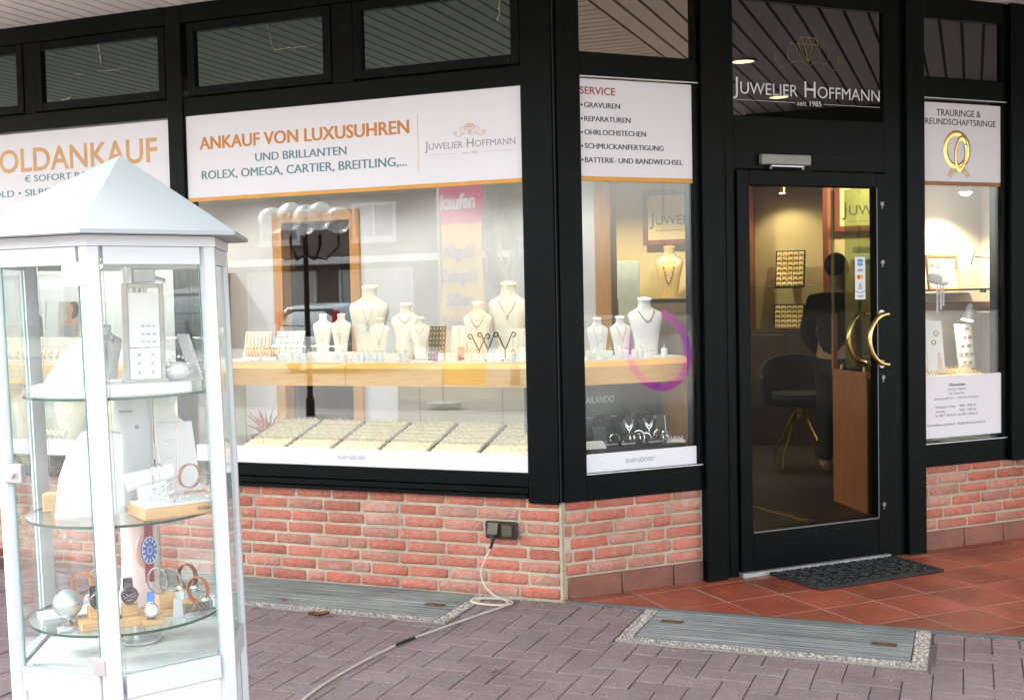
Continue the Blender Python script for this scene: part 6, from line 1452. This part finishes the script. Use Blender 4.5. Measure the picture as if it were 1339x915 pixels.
# silver hatchback, rear towards the shop
t = thing('parked_car', 'silver hatchback parked across the street, its rear mirrored in the main window', 'car', (-11.35, -16.2, -.05), R(0))
M_car = pm('silver_car_paint', (.55, .62, .62), None, 3, .3, .4, coat=.6)
def sec(y, pts): return [(x, y, z) for x, z in pts]
def prof(w, zt, zs, zb, k): # half-width at waist, roof z, shoulder z, bottom z, roof width factor
    h = [(w*.90, zb), (w*.99, zb+.18), (w, zs-.12), (w*.97, zs), (w*k, zt-.10), (w*k*.86, zt-.02), (w*k*.5, zt+.01)]
    return h + [(-x, z) for x, z in reversed(h)]
secs = [(0.0, .70, .86, .62, .30, .90), (-.03, .82, 1.02, .88, .24, .92), (-.07, .85, 1.14, .93, .20, .88), (-.24, .86, 1.42, .96, .18, .80), (-.8, .87, 1.47, .96, .18, .78), (-1.9, .87, 1.46, .95, .18, .78), (-2.4, .87, 1.35, .95, .18, .76), (-3.0, .86, 1.0, .93, .18, .86), (-3.7, .82, .84, .78, .20, .92), (-4.0, .70, .68, .6, .26, .92)]
b = MB(); b.loft([sec(y, prof(w, zt, zs, zb, k)) for y, w, zt, zs, zb, k in secs]); b.build('body', M_car, t, 40)
Mg = glass('car_glass', .05, dark=(.012, .04, .04))
b = MB(); b._new([(-.64, -.02, 1.00), (.64, -.02, 1.00), (.56, -.19, 1.36), (-.56, -.19, 1.36), (-.64, -.10, 1.00), (.64, -.10, 1.00), (.56, -.26, 1.36), (-.56, -.26, 1.36)], [(0, 1, 2, 3), (7, 6, 5, 4), (0, 4, 5, 1), (1, 5, 6, 2), (2, 6, 7, 3), (3, 7, 4, 0)]); b.build('rear_window', Mg, t, 0)
for sg in (-1, 1):
    b = MB(); b.prism([(sg*.66, .80), (sg*.84, .80), (sg*.80, 1.02), (sg*.70, 1.32), (sg*.64, 1.32), (sg*.655, 1.0)], -.20, -.005); l = b.build('tail_light', pm('red_tail_light', (.62, .01, .06), None, 9, .2), t, 0)
    b = MB()
    for z in (.90, 1.0): b.lathe([(.06, 0), (.06, .012), (.001, .014)], seg=18, M=Matrix.Translation((sg*.735, -.004, z)) @ Matrix.Rotation(R(-90), 4, 'X'))
    b.build('lamp_lens', pm('pale_lens', (.7, .6, .6)), l)
    b = MB(); b.box(-.03 if sg > 0 else -.03, .03, -2.3, -.7, 1.0, 1.32); o = b.build('side_window', Mg, t, 0, (sg*.80, 0, 0)); o.rotation_euler = (0, R(-sg*16), 0); o.location = (sg*.80+sg*.29, 0, .05)
    for y in (-.75, -3.25):
        b = MB(); b.torus((0, 0, 0), .26, .075, 'X', 28, 10); w = b.build('wheel', M_rubber, t, 50, (sg*.78, y, .32)); b = MB(); b.cyl((-.06, 0, 0), (.06, 0, 0), .20, seg=20); b.build('rim', M_alu, w)
b = MB(); b.box(-.84, .84, -.06, .07, .36, .60, .03); b.build('bumper', M_car, t)
b = MB(); b.box(-.26, .26, .071, .078, .63-.2, .74-.2, .003); b.box(-.26, .26, .0, .012, .68, .79, .003); b.build('number_plate', M_film, t)

# park lamp with a cluster of clear globes
t = thing('street_lamp', 'black lamp post carrying a cluster of clear glass globes, mirrored in the main window', 'street lamp', (-6.12, -7.75, -.05))
b = MB(); b.lathe([(.06, 0), (.06, .25), (.04, .3), (.033, 2.15), (.045, 2.2)], seg=16)
for k in range(8):
    a = 2*pi*k/8+.2; rr = .42 if k % 2 else .26; b.tube([(0, 0, 2.1), (rr*.6*cos(a), rr*.6*sin(a), 2.05), (rr*cos(a), rr*sin(a), 2.22), (rr*cos(a), rr*sin(a), 2.36)], .014, 6)
b.build('post', M_black, t)
for k in range(8):
    a = 2*pi*k/8+.2; rr = .42 if k % 2 else .26
    b = MB(); b.sphere((rr*cos(a), rr*sin(a), 2.55+(.05 if k % 2 == 0 else 0)), .17, 20, 14); b.build('globe', glass('globe_glass', .22, (.9, .92, .92)), t, 60)

# tall sales flag
t = thing('sales_flag', 'tall pink and yellow buying flag on a pole, mirrored in the main window', 'flag', (-4.60, -9.25, -.012), R(14))
MP, MY, MV = pm('pink_flag_cloth', (.72, .04, .20), (.66, .03, .18), 2, .8), pm('yellow_flag_cloth', (.78, .52, .12), (.80, .40, .10), .9, .8), pm('violet_flag_print', (.16, .10, .36))
def cloth(z0, z1, nm, mt, wob):
    b = MB(); nz, nx = 14, 8; v = []
    for s_ in (0, 1):
        for j in range(nz+1):
            z = z0+(z1-z0)*j/nz
            for i in range(nx+1):
                x = -.36+.72*i/nx; lim = .36 if z < 3.0 else .36-.25*((z-3.0)/1.3)**1.5
                xx = -.36+(lim+.36)*i/nx; v.append((xx, .03*sin(3*z+4*xx)+.004*s_, z))
    f = []; st = (nz+1)*(nx+1)
    for j in range(nz):
        for i in range(nx):
            a = j*(nx+1)+i; f.append((a, a+1, a+nx+2, a+nx+1)); f.append((st+a, st+a+nx+1, st+a+nx+2, st+a+1))
    b._new(v, f); return b.build(nm, mt, t, 60)
cloth(.30, 2.48, 'yellow_cloth', MY, 0); cloth(2.48, 4.3, 'pink_cloth', MP, 0)
FM = Matrix.Translation((0, .075, 0))
for s_, z, h, w, mt in (('Wir', 3.02, .15, .34, M_white_l), ('kaufen', 2.68, .19, .60, M_white_l), ('Altgold', 2.02, .17, .52, MV), ('Zahngold', 1.70, .16, .62, MV), ('Silber', 1.38, .16, .46, MV), ('Schmuck', 1.06, .16, .60, MV)):
    text(t, s_, mt, 0, z, 0, h, w, 'C', 'lettering', bold=.03, M=FM, shear=.12)
b = MB(); b.tube([(-.385, 0, 0), (-.385, 0, 3.2), (-.37, 0, 3.9), (-.25, 0, 4.35)], .018, 8); b.lathe([(.25, 0), (.25, .05), (.05, .07)], (-.385, 0, 0), 20); b.build('pole', M_steel, t)

# bare tree
t = thing('bare_tree', 'pale bare street tree with dense twigs, mirrored beside the flag', 'tree', (-5.6, -13.6, -.05))
b = MB(); rt = random.Random(5)
def branch(p, d, l, r, lev):
    q = p + d*l; mid = p + d*l*.5 + V((rt.uniform(-.05, .05), rt.uniform(-.05, .05), 0))*l
    b.tube([p, mid, q], [r, r*.85, r*.68], 6 if lev < 2 else 3, caps=False)
    if lev >= 6: return
    for k in range(3 if lev else 5):
        nd = (d + V((rt.uniform(-.75, .75), rt.uniform(-.75, .75), rt.uniform(-.15, .6)))).normalized(); branch(p + d*l*rt.uniform(.6, 1), nd, l*rt.uniform(.6, .82), r*.62, lev+1)
branch(V((0, 0, 0)), V((0, 0, 1)), 1.5, .11, 0)
b.build('trunk_and_twigs', pm('pale_grey_bark', (.36, .36, .31), (.26, .26, .22), 8, .9), t, 60)

# violet hoop with an added glow, right of the entrance: only its mirror image is in view
t = thing('violet_hoop', 'violet hoop with added glow hanging on a cord, mirrored in the slanted window', 'lamp', (2.64, -.19, .012), R(74))  # a hoop rather than a lamp; its glow is added
b = MB(); b.torus((0, 0, 1.06), .20, .027, 'Y', 48, 12, a0=R(-215), a1=R(70), sq=1.3, M=Matrix.Translation((0, 0, 1.06)) @ Matrix.Rotation(R(-12), 4, 'Y') @ Matrix.Translation((0, 0, -1.06))); b.build('hoop', pm('violet_added_glow', (.85, .18, .72), (.45, .08, .72), 5, .3, emit=.5), t)
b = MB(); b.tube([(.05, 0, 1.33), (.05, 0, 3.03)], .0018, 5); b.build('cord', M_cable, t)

# sandy grit and crumbs in the joints and along the foot of the wall
b = MB(); rg = random.Random(21)
def grain(x, y, z, r, c):
    vs_, fs = b.lathe([(r*.8, -r*.3), (r, 0), (r*.5, r*.5)], (x, y, z), 5, sx=rg.uniform(.7, 1.4), sy=rg.uniform(.7, 1.4))
    for fc in fs:
        for lp in fc.loops: lp[b.tl] = (*c, 1)
for k in range(900):
    c = rg.choice(((.95, .9, .82), (.6, .5, .42), (.22, .18, .15), (.30, .20, .12)))
    if k % 3 == 0: x, y = rg.uniform(-.38, .42), -.03 - abs(rg.gauss(0, .035))
    elif k % 3 == 1: x, y = rg.uniform(-2.4, 3), rg.uniform(-2.3, -.56)
    else: x, y = rg.choice(((rg.uniform(-2.4, -.38), -.53 - abs(rg.gauss(0, .03))), (rg.uniform(.40, 1.67), -.553 - abs(rg.gauss(0, .03))), (rg.uniform(1.67, 2.6), -.04 - abs(rg.gauss(0, .03)))))
    grain(x, y, .002, rg.uniform(.0012, .0034), c)
for k in range(160):
    s, tt = rg.choice(((rg.uniform(.05, .78), -.012 - abs(rg.gauss(0, .02))), (rg.uniform(2.2, 3.1), -.012 - abs(rg.gauss(0, .02))), (rg.uniform(.95, 1.15), -.06 - abs(rg.gauss(0, .03)))))
    p = Bp(s, tt); grain(p.x, p.y, .0095, rg.uniform(.001, .003), rg.choice(((.9, .85, .75), (.35, .27, .2), (.2, .15, .12))))
tag(b.build('grit', pm('loose_grit', (.5, .47, .42), (.42, .39, .35), 50, .9, attr=True), None, 0), 'loose sandy grit scattered on the paving and along the wall foot', 'grit', kind='stuff')
